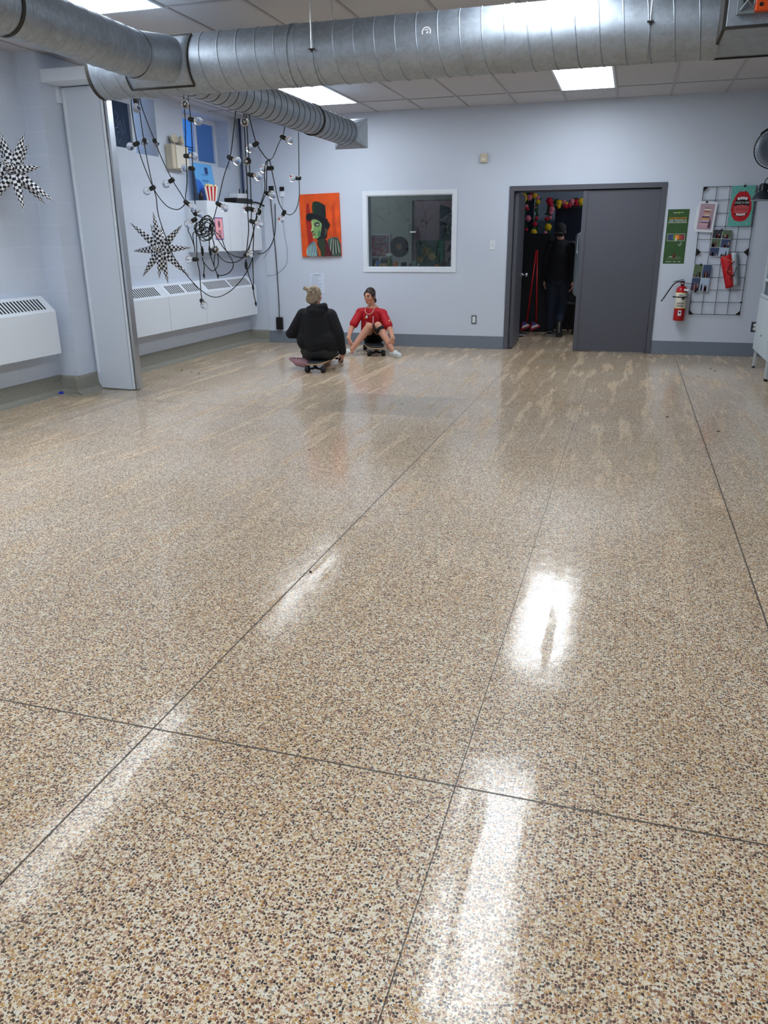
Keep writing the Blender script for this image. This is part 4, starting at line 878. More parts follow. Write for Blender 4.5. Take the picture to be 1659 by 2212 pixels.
def collage(name, label, x0, z0, x1, z1, cols, rows, pal, skew):
    t = sheet(name, label, x0, z0, x1, z1, mat('photo_white', (200, 204, 210), .5), 'photo sheet', skew)
    w_, h_ = x1 - x0, z1 - z0
    for i in range(cols):
        for j in range(rows):
            a, b_ = -w_ / 2 + .004 + i * w_ / cols, .004 + j * h_ / rows; cw, ch = w_ / cols - .006, h_ / rows - .006
            base = pal[(i * 3 + j * 2) % len(pal)]
            f = flat('photo', rect(a, b_, a + cw, b_ + ch), M, mat('ph%d%d%s' % (i, j, name[:3]), base, .5), t, .0035)
            g = MB(); MM = M @ Matrix.Translation((0, 0, .0042))
            for k in range(7):
                x, z_ = a + rnd.uniform(.1, .8) * cw, b_ + rnd.uniform(.05, .55) * ch
                g.m = k % 3
                g.prism(rect(x, b_, min(a + cw, x + cw * .13), z_), MM, .0003); g.prism(circ(min(a + cw * .95, x + cw * .06), z_ + ch * .06, cw * .06, n=8), MM, .0003)
            g.build('printed_people', [mat('pp1', (40, 40, 52), .6), mat('pp2', (180, 150, 130), .6), mat('pp3', (120, 40, 44), .6)], t)
    return t
collage('photo_collage', 'sheet of six group photos clipped on the grid under the lips poster', .905, 1.215, 1.125, 1.525, 2, 3, [(60, 76, 110), (150, 40, 48), (88, 110, 84), (170, 190, 214), (52, 58, 66)], .05)
clip(1.02, 1.525, 'the six group photos')
collage('photo_collage', 'sheet of crowd photos clipped on the grid beside the fire extinguisher', .735, .80, .945, 1.12, 2, 2, [(62, 90, 140), (190, 140, 50), (120, 116, 120), (70, 62, 66)], .05)
clip(.83, 1.12, 'the crowd photos'); clip(.80, .80, 'the lower edge of the crowd photos')
# red curled banner
t = thing('red_banner', 'red curled banner with a black loop drawing hanging from the grid', 'banner', (1.2, YG - .004, .83))
g = MB(); n = 12
def strip(pa, pb, m_, name, y0, curl):
    g = MB(); A = []; B = []
    for i in range(n + 1):
        s_ = i / n
        a = V(pa[0]).lerp(V(pa[1]), s_); b_ = V(pb[0]).lerp(V(pb[1]), s_)
        a.y -= curl[0] * math.sin(PI * s_); b_.y -= curl[1] * math.sin(PI * s_)
        A.append(g.bm.verts.new(a)); B.append(g.bm.verts.new(b_))
    for i in range(n): g.face([A[i], A[i + 1], B[i + 1], B[i]])
    o = g.build(name, m_, t, smooth=True); o.modifiers.new('t', 'SOLIDIFY').thickness = .0015
strip(((-.16, 0, .37), (-.05, 0, .0)), ((-.03, -.01, .42), (.035, -.03, .03)), mat('banner_red', (186, 26, 36), .55), 'red_side', 0, (.0, .035))
strip(((-.04, -.01, .43), (.03, -.03, .03)), ((.04, 0, .43), (.105, 0, .045)), mat('banner_back', (196, 206, 216), .6), 'white_back', 0, (.035, .0))
MB().tube(smoothpath([(.005, -.05, .33), (-.05, -.052, .26), (-.055, -.052, .19), (-.01, -.055, .16), (.03, -.056, .17)]), .0045, 5).build('loop_print', M_BLKM, t)
MB().tube(smoothpath([(.035, -.056, .26), (.02, -.056, .19), (-.02, -.054, .11)]), .004, 5).build('loop_print', M_BLKM, t)
for z in (.34, .22): MB().tube([(-.135 + (.37 - z) * .3, -.006, z + .02), (-.06, -.032, z + .0), (.01, -.05, z - .02)], .0025, 4).build('gold_stripe', mat('gold_print', (224, 160, 90), .5), t)
clip(1.17, 1.255, 'the red banner')

# fire extinguisher
t = thing('fire_extinguisher', 'red fire extinguisher strapped to the wall between door and wire grid', 'fire extinguisher', (.635, YB - .085, .44)); t.rotation_euler = (0, .0, 0)
MB().lathe([(0, 0), (.064, 0), (.068, .01), (.068, .36), (.062, .39), (.045, .41), (.028, .425), (0, .425)], n=32).build('cylinder', mat('extinguisher_red', (176, 14, 26), .3), t, smooth=True)
MB().lathe([(.0688, .155), (.0695, .156), (.0695, .345), (.0688, .346)], n=32).build('label_band', mat('label_paper', (216, 214, 200), .5), t, smooth=True)
for z in (.152, .342): MB().lathe([(.0690, z), (.0700, z), (.0700, z + .006), (.0690, z + .006)], n=32).build('yellow_rim', mat('label_yellow', (220, 190, 60), .5), t)
g = MB()
def curvy(x0, z0, x1, z1, r=.0702, nn=3):
    pts = [(r * math.sin(a), -r * math.cos(a)) for a in [x0 / r + (x1 - x0) / r * i / nn for i in range(nn + 1)]]
    for (xa, ya), (xb, yb) in zip(pts, pts[1:]):
        v = [g.bm.verts.new(p) for p in ((xa, ya, z0), (xb, yb, z0), (xb, yb, z1), (xa, ya, z1))]; g.face(v)
for i in range(4):
    for j in range(2): curvy(-.045 + i * .022, .175 + j * .03, -.033 + i * .022, .195 + j * .03)
curvy(-.04, .29, .0, .30); curvy(-.03, .31, .02, .32); curvy(.005, .26, .045, .30)
g.build('label_print', mat('label_ink', (60, 62, 70), .6), t)
g = MB(); curvy(-.02, .065, .02, .13, .0695); g.build('tag_label', M_TRIM, t); g = MB(); curvy(-.01, .09, .01, .115, .0703); g.build('tag_mark', M_BLKM, t)
g = MB(); g.lathe([(.0705, .285), (.0735, .285), (.0735, .297), (.0705, .297)], n=32); g.box((-.10, -.01, .283), (-.07, .01, .299)); g.box((-.03, .06, .25), (.03, .085, .33)); g.build('strap', M_BLACK, t)
g = MB(); g.cyl((0, 0, .42), (0, 0, .47), .02, 14); g.box((-.02, -.018, .45), (.025, .018, .485)); g.build('valve', M_BLACK, t, bevel=.003); MB().cyl((0, -.022, .455), (0, -.03, .455), .012, 12).build('gauge', mat('gauge_pink', (190, 120, 120), .4), t)
g = MB(); g.box((-.01, -.011, .485), (.12, .011, .491), Matrix.Rotation(-.22, 4, 'Y')); g.box((-.01, -.011, .455), (.11, .011, .461), Matrix.Rotation(.10, 4, 'Y')); g.build('squeeze_handle', M_BLACK, t)
MB().tube(smoothpath([(-.01, 0, .47), (-.05, -.01, .475), (-.10, -.015, .45), (-.16, -.02, .36), (-.21, -.02, .27), (-.235, -.02, .235)]), .008, 10).build('hose', M_BLACK, t, smooth=True)
MB().cyl((-.21, -.02, .265), (-.217, -.02, .255), .0095, 10).build('hose_ring', M_STEEL, t)
MB().box((-.01, -.085, .37), (.045, -.078, .395), Matrix.Rotation(.08, 4, 'Y')).build('paper_tag', M_TRIM, t)

# metal cabinet at the right edge
def metal_cabinet(label, dy):
  global O, t
  t = thing('metal_cabinet', label, 'cabinet', (1.66, 9.5, 0), 'metal cabinets along the right wall'); O = t.location.copy(); t.location.y += dy
  M_CAB = mat('pale_grey_metal', (196, 208, 216), .4)
  cx0, cx1, cy0, cy1, cz0, cz1 = 1.45, 1.88, 9.05, 10.0, .20, 1.62
  def cb(name, a, b_, m=M_CAB, bevel=.003): return MB().box(V(a) - O, V(b_) - O).build(name, m, t, bevel=bevel)
  g = MB()
  for a, b_ in (((cx0 + .0, cy0, cz0), (cx1, cy1, cz0 + .02)), ((cx0, cy0, cz1 - .02), (cx1, cy1, cz1)), ((cx0, cy0, cz0), (cx1, cy0 + .02, cz1)), ((cx0, cy1 - .02, cz0), (cx1, cy1, cz1)), ((cx1 - .015, cy0, cz0), (cx1, cy1, cz1)), ((cx0, cy0, .78), (cx1, cy1, .80)), ((cx0, cy0, .97), (cx1, cy1, 1.0)), ((cx0, cy0, 1.25), (cx1, cy1, 1.28)), ((cx0, cy0, cz0), (cx0 + .02, cy0 + .035, cz1)), ((cx0, cy1 - .05, cz0), (cx0 + .02, cy1, cz1))):
      g.box(V(a) - O, V(b_) - O)
  g.build('carcass', M_CAB, t, bevel=.002)
  for y0, y1, kn in ((cy0 + .005, 9.52, 9.47), (9.53, cy1 - .006, 9.9)):
      d = cb('door', (cx0 - .018, y0, cz0 + .015), (cx0 - .002, y1, .79)); g = MB(); g.lathe([(0, 0), (.011, 0), (.011, .014), (0, .016)], Matrix.Translation(V((cx0 - .018, kn, .42)) - O) @ Matrix.Rotation(-PI / 2, 4, 'Y')); g.build('knob', M_STEEL, d)
  cb('drawer_front', (cx0 - .012, cy0, .80), (cx0 - .0, cy1, .835))
  for y in (cy0 + .02, cy1 - .04):
      for x in (cx0 + .002, cx1 - .03):
          l = cb('leg', (x, y - .015, .022), (x + .028, y + .015, cz0)); g = MB(); g.lathe([(0, 0), (.02, 0), (.02, .006), (.006, .012), (.006, .024), (0, .024)], Matrix.Translation(V((x + .014, y, 0)) - O)); g.build('levelling_foot', M_BLKM, l)
metal_cabinet('pale grey metal cabinet on thin legs nearest the back wall, cut by the right edge', 0)
metal_cabinet('pale grey metal cabinet nearer the camera, almost wholly outside the right edge', -.96)
# more cabinet towards the camera side
# dome lamp and round reflector on the right
def arm_lamp(name, label, c, drop):
    t = thing(name, label, 'lamp', c); return t
t = thing('dome_lamp', 'black metal dome lamp hanging in front of the lips poster at the right edge', 'lamp', (1.355,10.350,1.835)); O = t.location
M_DL = mat('black_enamel', (34, 42, 52), .35)
g = MB(); g.lathe([(.115, 0), (.11, .012), (.095, .045), (.07, .075), (.042, .092), (.040, .10), (.040, .165), (.03, .175), (0, .178)], n=32); o = g.build('lamp_shade', M_DL, t, smooth=True); o.modifiers.new('t', 'SOLIDIFY').thickness = .003
MB().lathe([(.117, 0), (.119, 0), (.119, -.008), (.113, -.008), (.113, 0)], n=32).build('rim', mat('pale_rim', (150, 164, 176), .3), t, smooth=True)
g = MB()
for k in range(10):
    a = k * 2 * PI / 10; g.box((.040, -.003, .10), (.047, .003, .16), Matrix.Rotation(a, 4, 'Z'))
g.build('cooling_rib', M_DL, t)
MB().tube(smoothpath([(0, 0, .17), (.01, -.0, .21), (.06, 0, .255), (.14, 0, .265), (.30, .03, .24), (XR - O.x, .06, .2)]), .005, 8).build('cable', M_BLACK, t, smooth=True)
g = MB(); g.cyl((.04, 0, .13), (XR - O.x, 0, .16), .009, 10); g.lathe([(0, 0), (.014, 0), (.02, .02), (.012, .04), (0, .04)], Matrix.Translation((.085, 0, .13))); g.build('wall_arm', M_DL, t)
t = thing('round_reflector', 'round grey mesh disc with thin black rim at the upper right picture edge', 'reflector', (1.392,10.200,2.357)); O = t.location
t.rotation_euler = (0, 0, -.1)
M = Matrix.Rotation(PI / 2, 4, 'X')
g = MB(); g.lathe([(0, -.05), (.06, -.045), (.12, -.03), (.19, 0)], M, 40); g.build('reflector_dish', mat('silver_grey', (120, 130, 142), .35, metal=.5), t, smooth=True).modifiers.new('t', 'SOLIDIFY').thickness = .002
MB().tube([(.208 * math.cos(a), 0, .208 * math.sin(a)) for a in [k * PI / 24 for k in range(49)]], .006, 8).build('rim', M_BLACK, t, smooth=True)
g = MB()
for k in range(36):
    a = k * PI / 18; g.tube([(.19 * math.cos(a), -.004, .19 * math.sin(a)), (.207 * math.cos(a), 0, .207 * math.sin(a))], .002, 4)
g.build('rim_wire', M_BLACK, t)
MB().tube([(.216 * math.cos(a), -.01, .216 * math.sin(a)) for a in [1.9 + k * .04 for k in range(14)]], .010, 8).build('clamp', M_BLACK, t)
MB().tube([(0, .05, 0), (.2, .1, .0), (XR - O.x - .02, .12, -.02)], .012, 8).build('wall_arm', M_BLACK, t)

# ------------------------------------------------------------------ rooms behind the far wall
M_BACKW = mat('blue_grey_wall', (150, 164, 182), .7, var=.03)
M_OLIVE = mat('grey_olive_wall', (150, 156, 152), .7, var=.04)
struct(bx('wall_back_room', (-2.2, 14.3, 0), (XR, 14.45, HC), M_BACKW))
struct(bx('wall_back_room_side', (-2.22, 11.06, 0), (-2.08, 14.3, HC), M_BACKW))
struct(bx('wall_back_room_right', (XR, 10.9, 0), (XR + .15, 14.45, HC), M_BACKW))
g = MB()
PY = 12.7
for a, b_ in (((XL, 0), (-3.40, HC)), ((-3.40, 2.02), (-2.22, HC)), ((-3.40, 0), (-2.22, .9))): g.box((a[0], PY, a[1]), (b_[0], PY + .12, b_[1]))
struct(g.build('wall_workshop', M_OLIVE))
struct(bx('wall_workshop_back', (XL, 14.3, 0), (-2.22, 14.45, HC), mat('dim_plum_wall', (104, 88, 98), .8)))
struct(bx('wall_workshop_left', (XL - .3, 11.06, 0), (XL, 14.45, HC), M_OLIVE))
struct(MB().box((-3.45, PY - .02, .9), (-3.39, PY + .13, 2.08)).box((-3.39, PY - .02, 2.02), (-2.22, PY + .13, 2.08)).build('trim_5', M_OLIVE, bevel=.003))
def fill_light(name, loc, size, watts):  # bare area light without a fixture, added as fill
    l = bpy.data.lights.new(name, 'AREA'); l.shape = 'SQUARE'; l.size = size; l.energy = watts; l.color = (.9, .95, 1)
    o = bpy.data.objects.new(name, l); COL.objects.link(o); o.location = loc; return o
fill_light('back_room_fill', (.6, 12.4, HC - .03), .6, BACKROOM_WATTS)  # unseen fill added to brighten the room behind the door
fill_light('alcove_fill', (-3.6, 13.6, HC - .03), .5, BACKROOM_WATTS * .5)  # fill added to lift the dark space behind the window opening
fill_light('workshop_fill', (-4.6, 11.8, HC - .03), .6, BACKROOM_WATTS * .6)  # added fill for the room behind the hall window, no visible source

# things seen through the hall window
Mw = wallM(0, 0, 0)
t = thing('mosaic_picture', 'white-framed mosaic picture seen through the window, lower left', 'picture', (-3.87, PY, 1.17)); t.location = (-4.04, PY, 1.19)
MB().prism(rect(-.05, -.02, .29, .345), Mw, .02).build('picture_frame', mat('dim_white', (170, 174, 174), .6), t, bevel=.003)
m, nt, b, L = nodes('mosaic'); tc = nt.nodes.new('ShaderNodeTexCoord'); v = nt.nodes.new('ShaderNodeTexVoronoi'); v.inputs['Scale'].default_value = 38; L(tc.outputs['Object'], v.inputs['Vector'])
s2 = nt.nodes.new('ShaderNodeSeparateColor'); L(v.outputs['Color'], s2.inputs[0])
L(ramp(nt, s2.outputs[0], [(0, lin((120, 60, 70))), (.2, lin((90, 80, 120))), (.4, lin((150, 80, 60))), (.6, lin((90, 110, 110))), (.8, lin((140, 120, 130)))], 'CONSTANT'), b.inputs['Base Color'])
flat('mosaic', rect(-.03, 0, .27, .325), Mw, m, t, .021)
t = thing('vinyl_record', 'black vinyl record with brown label hung on the wall seen through the window', 'record', (-3.605, PY, 1.335))
MB().lathe([(0, .004), (.155, .004), (.158, .002), (.158, 0), (0, 0)], wallM(0, 0, -.002), 40).build('disc', mat('vinyl', (18, 22, 26), .3), t)
MB().lathe([(0, .0062), (.05, .0062), (.05, .004)], wallM(0, 0, -.002), 24).build('record_label', mat('brown_label', (110, 82, 60), .7), t)
t = thing('dark_picture', 'dark framed board under the mosaic picture, seen through the window', 'picture', (-3.90, PY, 1.0))
MB().prism(rect(-.16, -.05, .17, .14), Mw, .02).build('board', mat('dark_board', (60, 70, 72), .6), t); MB().prism(rect(-.14, -.03, .15, .125), Mw, .024).build('panel', mat('darker_board', (44, 52, 52), .7), t)
struct(bx('trim_6', (WX0 - .3, 11.06, WZ0 - .05), (WX1 + .3, 11.30, WZ0 - .012), mat('sill_white', (190, 194, 196), .5)))
SI = WZ0 - .012
def sill(name, label, px, prof, m, cat, y=11.18, n=20, smooth=True, sq=None):
    t = thing(name, label, cat, (px, y, SI))
    if sq: MB().box((-sq[0], -sq[1], 0), (sq[0], sq[1], sq[2])).build(name + '_body', m, t, bevel=.003)
    else: MB().lathe(prof, None, n).build(name + '_body', m, t, smooth=smooth)
    return t
def wx(px): return -3.56 + (px - 793.5) / (977.0 - 793.5) * 1.21 - .04
t = sill('paint_jar', 'blue jar with yellow blotches and a brush, on the window ledge at its left', wx(811), [(0, 0), (.045, 0), (.05, .02), (.05, .075), (.04, .09), (0, .09)], mat('jar_blue', (40, 90, 170), .4), 'jar')
for a in (-2.3, -.9): MB().ell((.046 * math.cos(a), .046 * math.sin(a), .045), (.018, .012, .022), n=10, k=6).build('yellow_blotch', mat('blotch_yellow', (210, 190, 70), .5), t)
MB().cyl((.01, 0, .08), (.04, 0, .155), .007, 8).build('brush', M_W, t)
sill('patterned_block', 'small orange and cream block on the ledge beside the blue jar', wx(824), None, mat('block_tan', (190, 150, 110), .6), 'block', sq=(.04, .02, .06))
t = sill('spray_bottle', 'green spray bottle with white trigger head on the window ledge', wx(836), [(0, 0), (.032, 0), (.034, .08), (.02, .12), (.013, .14), (.013, .155), (0, .155)], mat('bottle_green', (90, 120, 60), .3), 'bottle')
g = MB(); g.box((-.05, -.012, .165), (.035, .012, .195)); g.cyl((0, 0, .15), (0, 0, .17), .014, 10); g.box((-.045, -.006, .13), (-.03, .006, .17), Matrix.Rotation(.2, 4, 'Y')); g.build('trigger_head', M_W, t, bevel=.004)
t = sill('orange_cup', 'orange rounded pot on the window ledge', wx(850), [(0, 0), (.02, 0), (.03, .02), (.03, .06), (.02, .078), (0, .08)], mat('pot_orange', (232, 120, 50), .5), 'pot')
sill('white_pot', 'tiny white pot on the ledge right of the orange pot', wx(859), [(0, 0), (.018, 0), (.02, .03), (.012, .035), (0, .035)], M_W, 'pot')
sill('black_box', 'black cube on the window ledge below the record', wx(868), None, M_BLKM, 'box', sq=(.032, .03, .075))
t = sill('green_figurine', 'low green leafy lump with a pink top on the ledge', wx(880), [(0, 0), (.05, 0), (.05, .02), (.02, .03), (0, .03)], mat('moss', (60, 120, 60), .7), 'figurine'); MB().ell((.02, 0, .04), (.018, .012, .02), n=8, k=5).build('pink_top', mat('pinkish', (160, 60, 90), .6), t)
sill('plastic_cup', 'pale green plastic cup on the window ledge', wx(890), [(.0, .004), (.028, .004), (.038, .085), (.041, .085), (.041, .09), (.036, .09), (.026, .008), (0, .008)], mat('cup_pale', (170, 196, 184), .3), 'cup')
t = sill('white_duck', 'small white bird-shaped ornament on the window ledge', wx(899), [(0, 0), (.02, .0), (.03, .014), (.018, .03), (0, .033)], M_W, 'ornament'); MB().ell((.02, 0, .045), .014, n=8, k=6).build('head', M_W, t, smooth=True)
sill('yellow_cap', 'tiny yellow cone on the window ledge', wx(909), [(0, 0), (.018, 0), (.008, .026), (0, .028)], mat('cone_yellow', (226, 200, 80), .5), 'ornament')
t = sill('mushroom_ornament', 'small dark and white ornament on the ledge, right half', wx(922), [(0, 0), (.012, 0), (.012, .02), (.03, .026), (.02, .042), (0, .046)], mat('dark_cap', (60, 60, 62), .5), 'ornament'); MB().cyl((0, 0, .0), (0, 0, .021), .0125, 10).build('stem', M_W, t)
t = sill('orange_gourd', 'squat orange gourd on the window ledge', wx(942), [(0, 0), (.02, 0), (.036, .02), (.03, .038), (.012, .045), (0, .045)], mat('pot_orange', (232, 120, 50), .5), 'gourd'); MB().cyl((0, 0, .04), (.006, 0, .058), .005, 6).build('stem', mat('moss', (60, 120, 60), .7), t)
sill('brown_jar', 'dark brown jar near the right end of the window ledge', wx(956), [(0, 0), (.04, 0), (.042, .06), (.034, .075), (.034, .085), (0, .085)], mat('jar_brown', (64, 40, 36), .3), 'jar')
sill('clear_bottle', 'grey-blue bottle at the right end of the window ledge', wx(971), [(0, 0), (.026, 0), (.028, .07), (.012, .1), (.012, .12), (0, .12)], mat('bottle_grey', (110, 124, 140), .2), 'bottle')
# behind the opening: pictures, plants on a bench
t = thing('workbench', 'bench holding pictures and plants behind the window opening', 'bench', (-2.77, PY + .6, 0)); MB().box((-.53, -.46, .84), (.53, .46, .878)).build('bench_top', mat('bench_wood', (110, 96, 84), .7), t, bevel=.004)
for x in (-.49, .49):
    for y in (-.42, .42): MB().box((x - .03, y - .03, 0), (x + .03, y + .03, .84)).build('leg', mat('bench_wood', (110, 96, 84), .7), t)
t = thing('sunflower_painting', 'green painting of yellow flowers standing in the opening behind the window', 'painting', (-3.21, PY + .25, 1.09))
MB().prism(rect(-.17, -.211, .17, .34), Mw, .02).build('canvas', mat('deep_green', (40, 74, 56), .6), t)
def petals(g, x, z, r, n, w_=.35):
    for k in range(n):
        a = 2 * PI * k / n; c_, s_ = math.cos(a), math.sin(a)
        g.prism([(x, z), (x + r * (.5 * c_ - w_ * s_), z + r * (.5 * s_ + w_ * c_)), (x + r * c_, z + r * s_), (x + r * (.5 * c_ + w_ * s_), z + r * (.5 * s_ - w_ * c_))], Mw @ Matrix.Translation((0, 0, .0205)), .001)
g = MB(); petals(g, .0, .17, .075, 9); petals(g, .09, .09, .07, 8); petals(g, -.1, .05, .06, 8); g.build('painted_flower', mat('flower_yellow', (196, 168, 40), .6), t)
g = MB(); g.prism(circ(.0, .17, .022, n=10), Mw @ Matrix.Translation((0, 0, .022)), .001); g.prism(circ(.09, .09, .02, n=10), Mw @ Matrix.Translation((0, 0, .022)), .001); g.prism(circ(-.1, .05, .03, n=10), Mw @ Matrix.Translation((0, 0, .022)), .001); g.build('painted_centre', mat('flower_buff', (170, 140, 100), .6), t)
t = thing('green_folder', 'bright green board standing right of the flower painting behind the window', 'board', (-2.99, PY + .26, .88)); MB().box((-.045, 0, 0), (.045, .02, .55)).build('board', mat('bright_green', (30, 116, 76), .6), t); MB().box((-.02, -.003, .2), (.0, 0, .38)).build('print_mark', mat('moss_dark', (20, 60, 44), .6), t)
t = thing('figure_print', 'brownish print of dark figures right of the green board behind the window', 'picture', (-2.76, PY + .26, .88)); MB().prism(rect(-.15, 0, .15, .54), Mw, .02).build('sheet', mat('print_taupe', (126, 112, 104), .6), t)
g = MB()
for x, z, a in ((-.08, .05, .3), (-.02, .12, -.4), (.05, .06, .5), (.09, .18, -.3), (-.09, .25, .6), (.02, .28, .1)):
    g.prism([(x - .03, z + .12), (x + .03, z + .13), (x + .04 + a * .05, z + .22), (x - .01 + a * .05, z + .24)], Mw @ Matrix.Translation((0, 0, .0205)), .001)
g.build('dark_figure', mat('ink_black', (14, 12, 16), .6), t)
def leafy(name, label, c, n, spread, h, m, cat='plant', flower=None, seed=1, pot=True):
    t = thing(name, label, cat, c); r = random.Random(seed)
    if pot: MB().lathe([(0, 0), (.05, 0), (.07, .1), (.075, .1), (.06, .12), (0, .11)]).build('pot', mat('clay', (120, 80, 60), .7), t, smooth=True)
    g = MB()
    for k in range(n):
        a = r.uniform(0, 2 * PI); e = r.uniform(.2, 1.3); b0 = V((r.uniform(-1, 1) * spread * .5, r.uniform(-1, 1) * .06, .1 + r.uniform(0, h)))
        d = V((math.cos(a) * math.cos(e), math.sin(a) * .4 * math.cos(e), math.sin(e))); l = r.uniform(.05, .1); s_ = d.cross(V((0, 1, .2))).normalized() * l * .28
        p = [b0, b0 + d * l * .5 + s_, b0 + d * l, b0 + d * l * .5 - s_]; v = [g.bm.verts.new(q) for q in p]; g.face(v)
        g.tube([(0, 0, .08), b0], .003, 4)
    o = g.build('foliage', m, t); o.modifiers.new('t', 'SOLIDIFY').thickness = .0015
    if flower:
        for k in range(5):
            MB().ell((r.uniform(-.07, .07), -.07, .20 + h * r.uniform(.75, 1.0)), (.028, .02, .028), n=8, k=6).build('blossom', flower, t, smooth=True)
    return t
leafy('potted_plant', 'leafy plant with pale round blossoms behind the window at the right', (-2.80, PY + .45, .879), 110, .3, .62, mat('leaf_dark', (46, 84, 54), .6), flower=mat('blossom_pale', (150, 180, 160), .5), pot=True)
leafy('potted_plant', 'dark hanging foliage behind the window at its right edge', (-2.50, PY + .40, .879), 60, .2, .6, mat('leaf_darker', (30, 56, 42), .6), seed=4)
t = thing('dark_canopy', 'dark folded umbrella shape hung in the dim space behind the window', 'umbrella', (-2.85, PY + .5, 1.72))
MB().lathe([(0, .16), (.08, .1), (.2, -.04), (.19, -.05), (0, .1)], Matrix.Rotation(.3, 4, 'Y'), 8).build('canopy', mat('dusk_cloth', (50, 54, 64), .8), t)
t = thing('slanted_board', 'grey slanted board leaning in the dim space behind the window', 'board', (-2.9, PY + .9, .879)); MB().prism([(-.25, .0), (.35, .0), (.35, .42), (-.1, 1.07), (-.25, 1.12)], Mw, .03).build('board', mat('slate', (84, 96, 104), .7), t)

# things seen through the open door
t = thing('black_locker', 'tall black panelled stand behind the open door leaf, in the back room', 'stand', (-1.62, 13.2, 0)); O = t.location
MB().box((-.42, 0, .04), (.37, .35, 1.52)).build('stand_body', mat('soft_black', (14, 15, 20), .7), t, bevel=.01); MB().box((-.44, -.05, 0), (.42, .38, .045)).build('base_plate', M_BLKM, t, bevel=.01)
t = thing('black_counter', 'low black counter behind the walking person', 'counter', (-1.05, 13.62, 0)); MB().box((-.18, 0, .0), (.52, .28, 1.33)).build('counter_body', mat('soft_black', (14, 15, 20), .7), t, bevel=.008); MB().box((-.19, -.01, 1.33), (.3, .29, 1.40)).build('counter_top', mat('dim_grey_top', (84, 88, 96), .6), t, bevel=.005)
def broom(x, tilt, label):
    t = thing('red_pole', label, 'pole', (x, 13.02, .05))
    MB().tube([(0, 0, .12), (tilt, .12, 1.22)], .014, 10).build('shaft', mat('pole_red', (176, 22, 30), .4), t, smooth=True)
    Mx = Matrix.Translation((0, -.02, 0)) @ wallM(0, 0, 0) @ Matrix.Rotation(.35, 4, 'Z')
    MB().prism([(-.10, .0), (.095, .02), (.075, .06), (.0, .14), (-.03, .12)], Mx, .03).build('triangular_head', mat('head_red', (150, 30, 50), .5), t, bevel=.004)
    flat('blue_panel', [(-.02, .085), (.05, .08), (.0, .13), (-.02, .12)], Mx, mat('head_blue', (36, 70, 170), .5), t, .031); flat('white_stripe', [(-.06, .04), (.07, .045), (.05, .075), (-.03, .075)], Mx, M_W, t, .031)
    flat('red_panel', [(-.07, .015), (.08, .025), (.075, .04), (-.06, .032)], Mx, mat('head_red2', (180, 40, 60), .5), t, .0315)
broom(-1.545, .075, 'left of two red poles with blue and white triangular feet, leaning on the black stand')
broom(-1.395, -.06, 'right of two red poles with blue and white triangular feet, leaning on the black stand')
t = thing('dark_mirror', 'tall navy panel framed by the flower garland, behind the walking person', 'panel', (-1.02, 13.95, .9))
MB().box((-.26, 0, 0), (.36, .04, 1.03)).build('panel', mat('navy_black', (14, 18, 40), .4), t); MB().box((-.30, -.01, 1.0), (.40, .05, 1.05)).build('top_rail', mat('dim_green', (50, 66, 62), .5), t)
t = thing('white_window_frame', 'narrow bright-edged window frame behind the left garland in the back room', 'frame', (-1.77, 14.255, 1.35)); g = MB(); g.box((-.16, 0, 0), (-.08, .04, .95)); g.box((.10, 0, 0), (.16, .04, .95)); g.box((-.16, 0, .9), (.16, .04, .95)); g.build('frame_bars', mat('frame_pale', (176, 190, 200), .5), t); MB().box((-.08, .01, 0), (.10, .03, .9)).build('dark_pane', mat('dim_pane', (40, 46, 58), .3), t)
MB().box((-.15, -.012, .0), (-.02, 0, .07)).build('red_card', M_RED, t)
def flower(parent, c, r, m, seed):
    g = MB(); q = random.Random(seed); c = V(c)
    for ring, (rr, n, z) in enumerate(((1, 6, 0), (.65, 5, -.25), (.3, 3, -.45))):
        for k in range(n):
            a = 2 * PI * k / n + ring * .5 + q.uniform(-.2, .2)
            g.ell(c + V((math.cos(a) * r * rr * .6, z * r * .6, math.sin(a) * r * rr * .6)), (r * .42, r * .22, r * .42), Matrix.Rotation(-a, 3, 'Y'), n=8, k=5)
    g.build('flower', m, parent, smooth=True)
PINK, REDF, YEL = mat('petal_pink', (230, 130, 150), .6), mat('petal_red', (200, 24, 60), .6), mat('petal_yellow', (236, 196, 30), .6)
LEAF = mat('garland_leaf', (40, 84, 46), .6)
def garland(name, label, path, fl, o, seed):
    t = thing(name, label, 'flower garland', o); O = t.location; r = random.Random(seed)
    P = smoothpath([V(p) - O for p in path], 6); g = MB(); g.tube(P, .006, 5)
    for p in P:
        for k in range(2):
            a = r.uniform(0, 2 * PI); d = V((math.cos(a), -.3, math.sin(a))); l = r.uniform(.04, .075); s_ = d.cross(V((0, 1, 0))).normalized() * l * .28
            v = [g.bm.verts.new(q) for q in (p, p + d * l * .5 + s_, p + d * l, p + d * l * .5 - s_)]; g.face(v)
    oo = g.build('leafy_vine', LEAF, t); oo.modifiers.new('t', 'SOLIDIFY').thickness = .0015
    for k, (p, rr, m) in enumerate(fl): flower(t, V(p) - O, rr, m, seed * 50 + k)
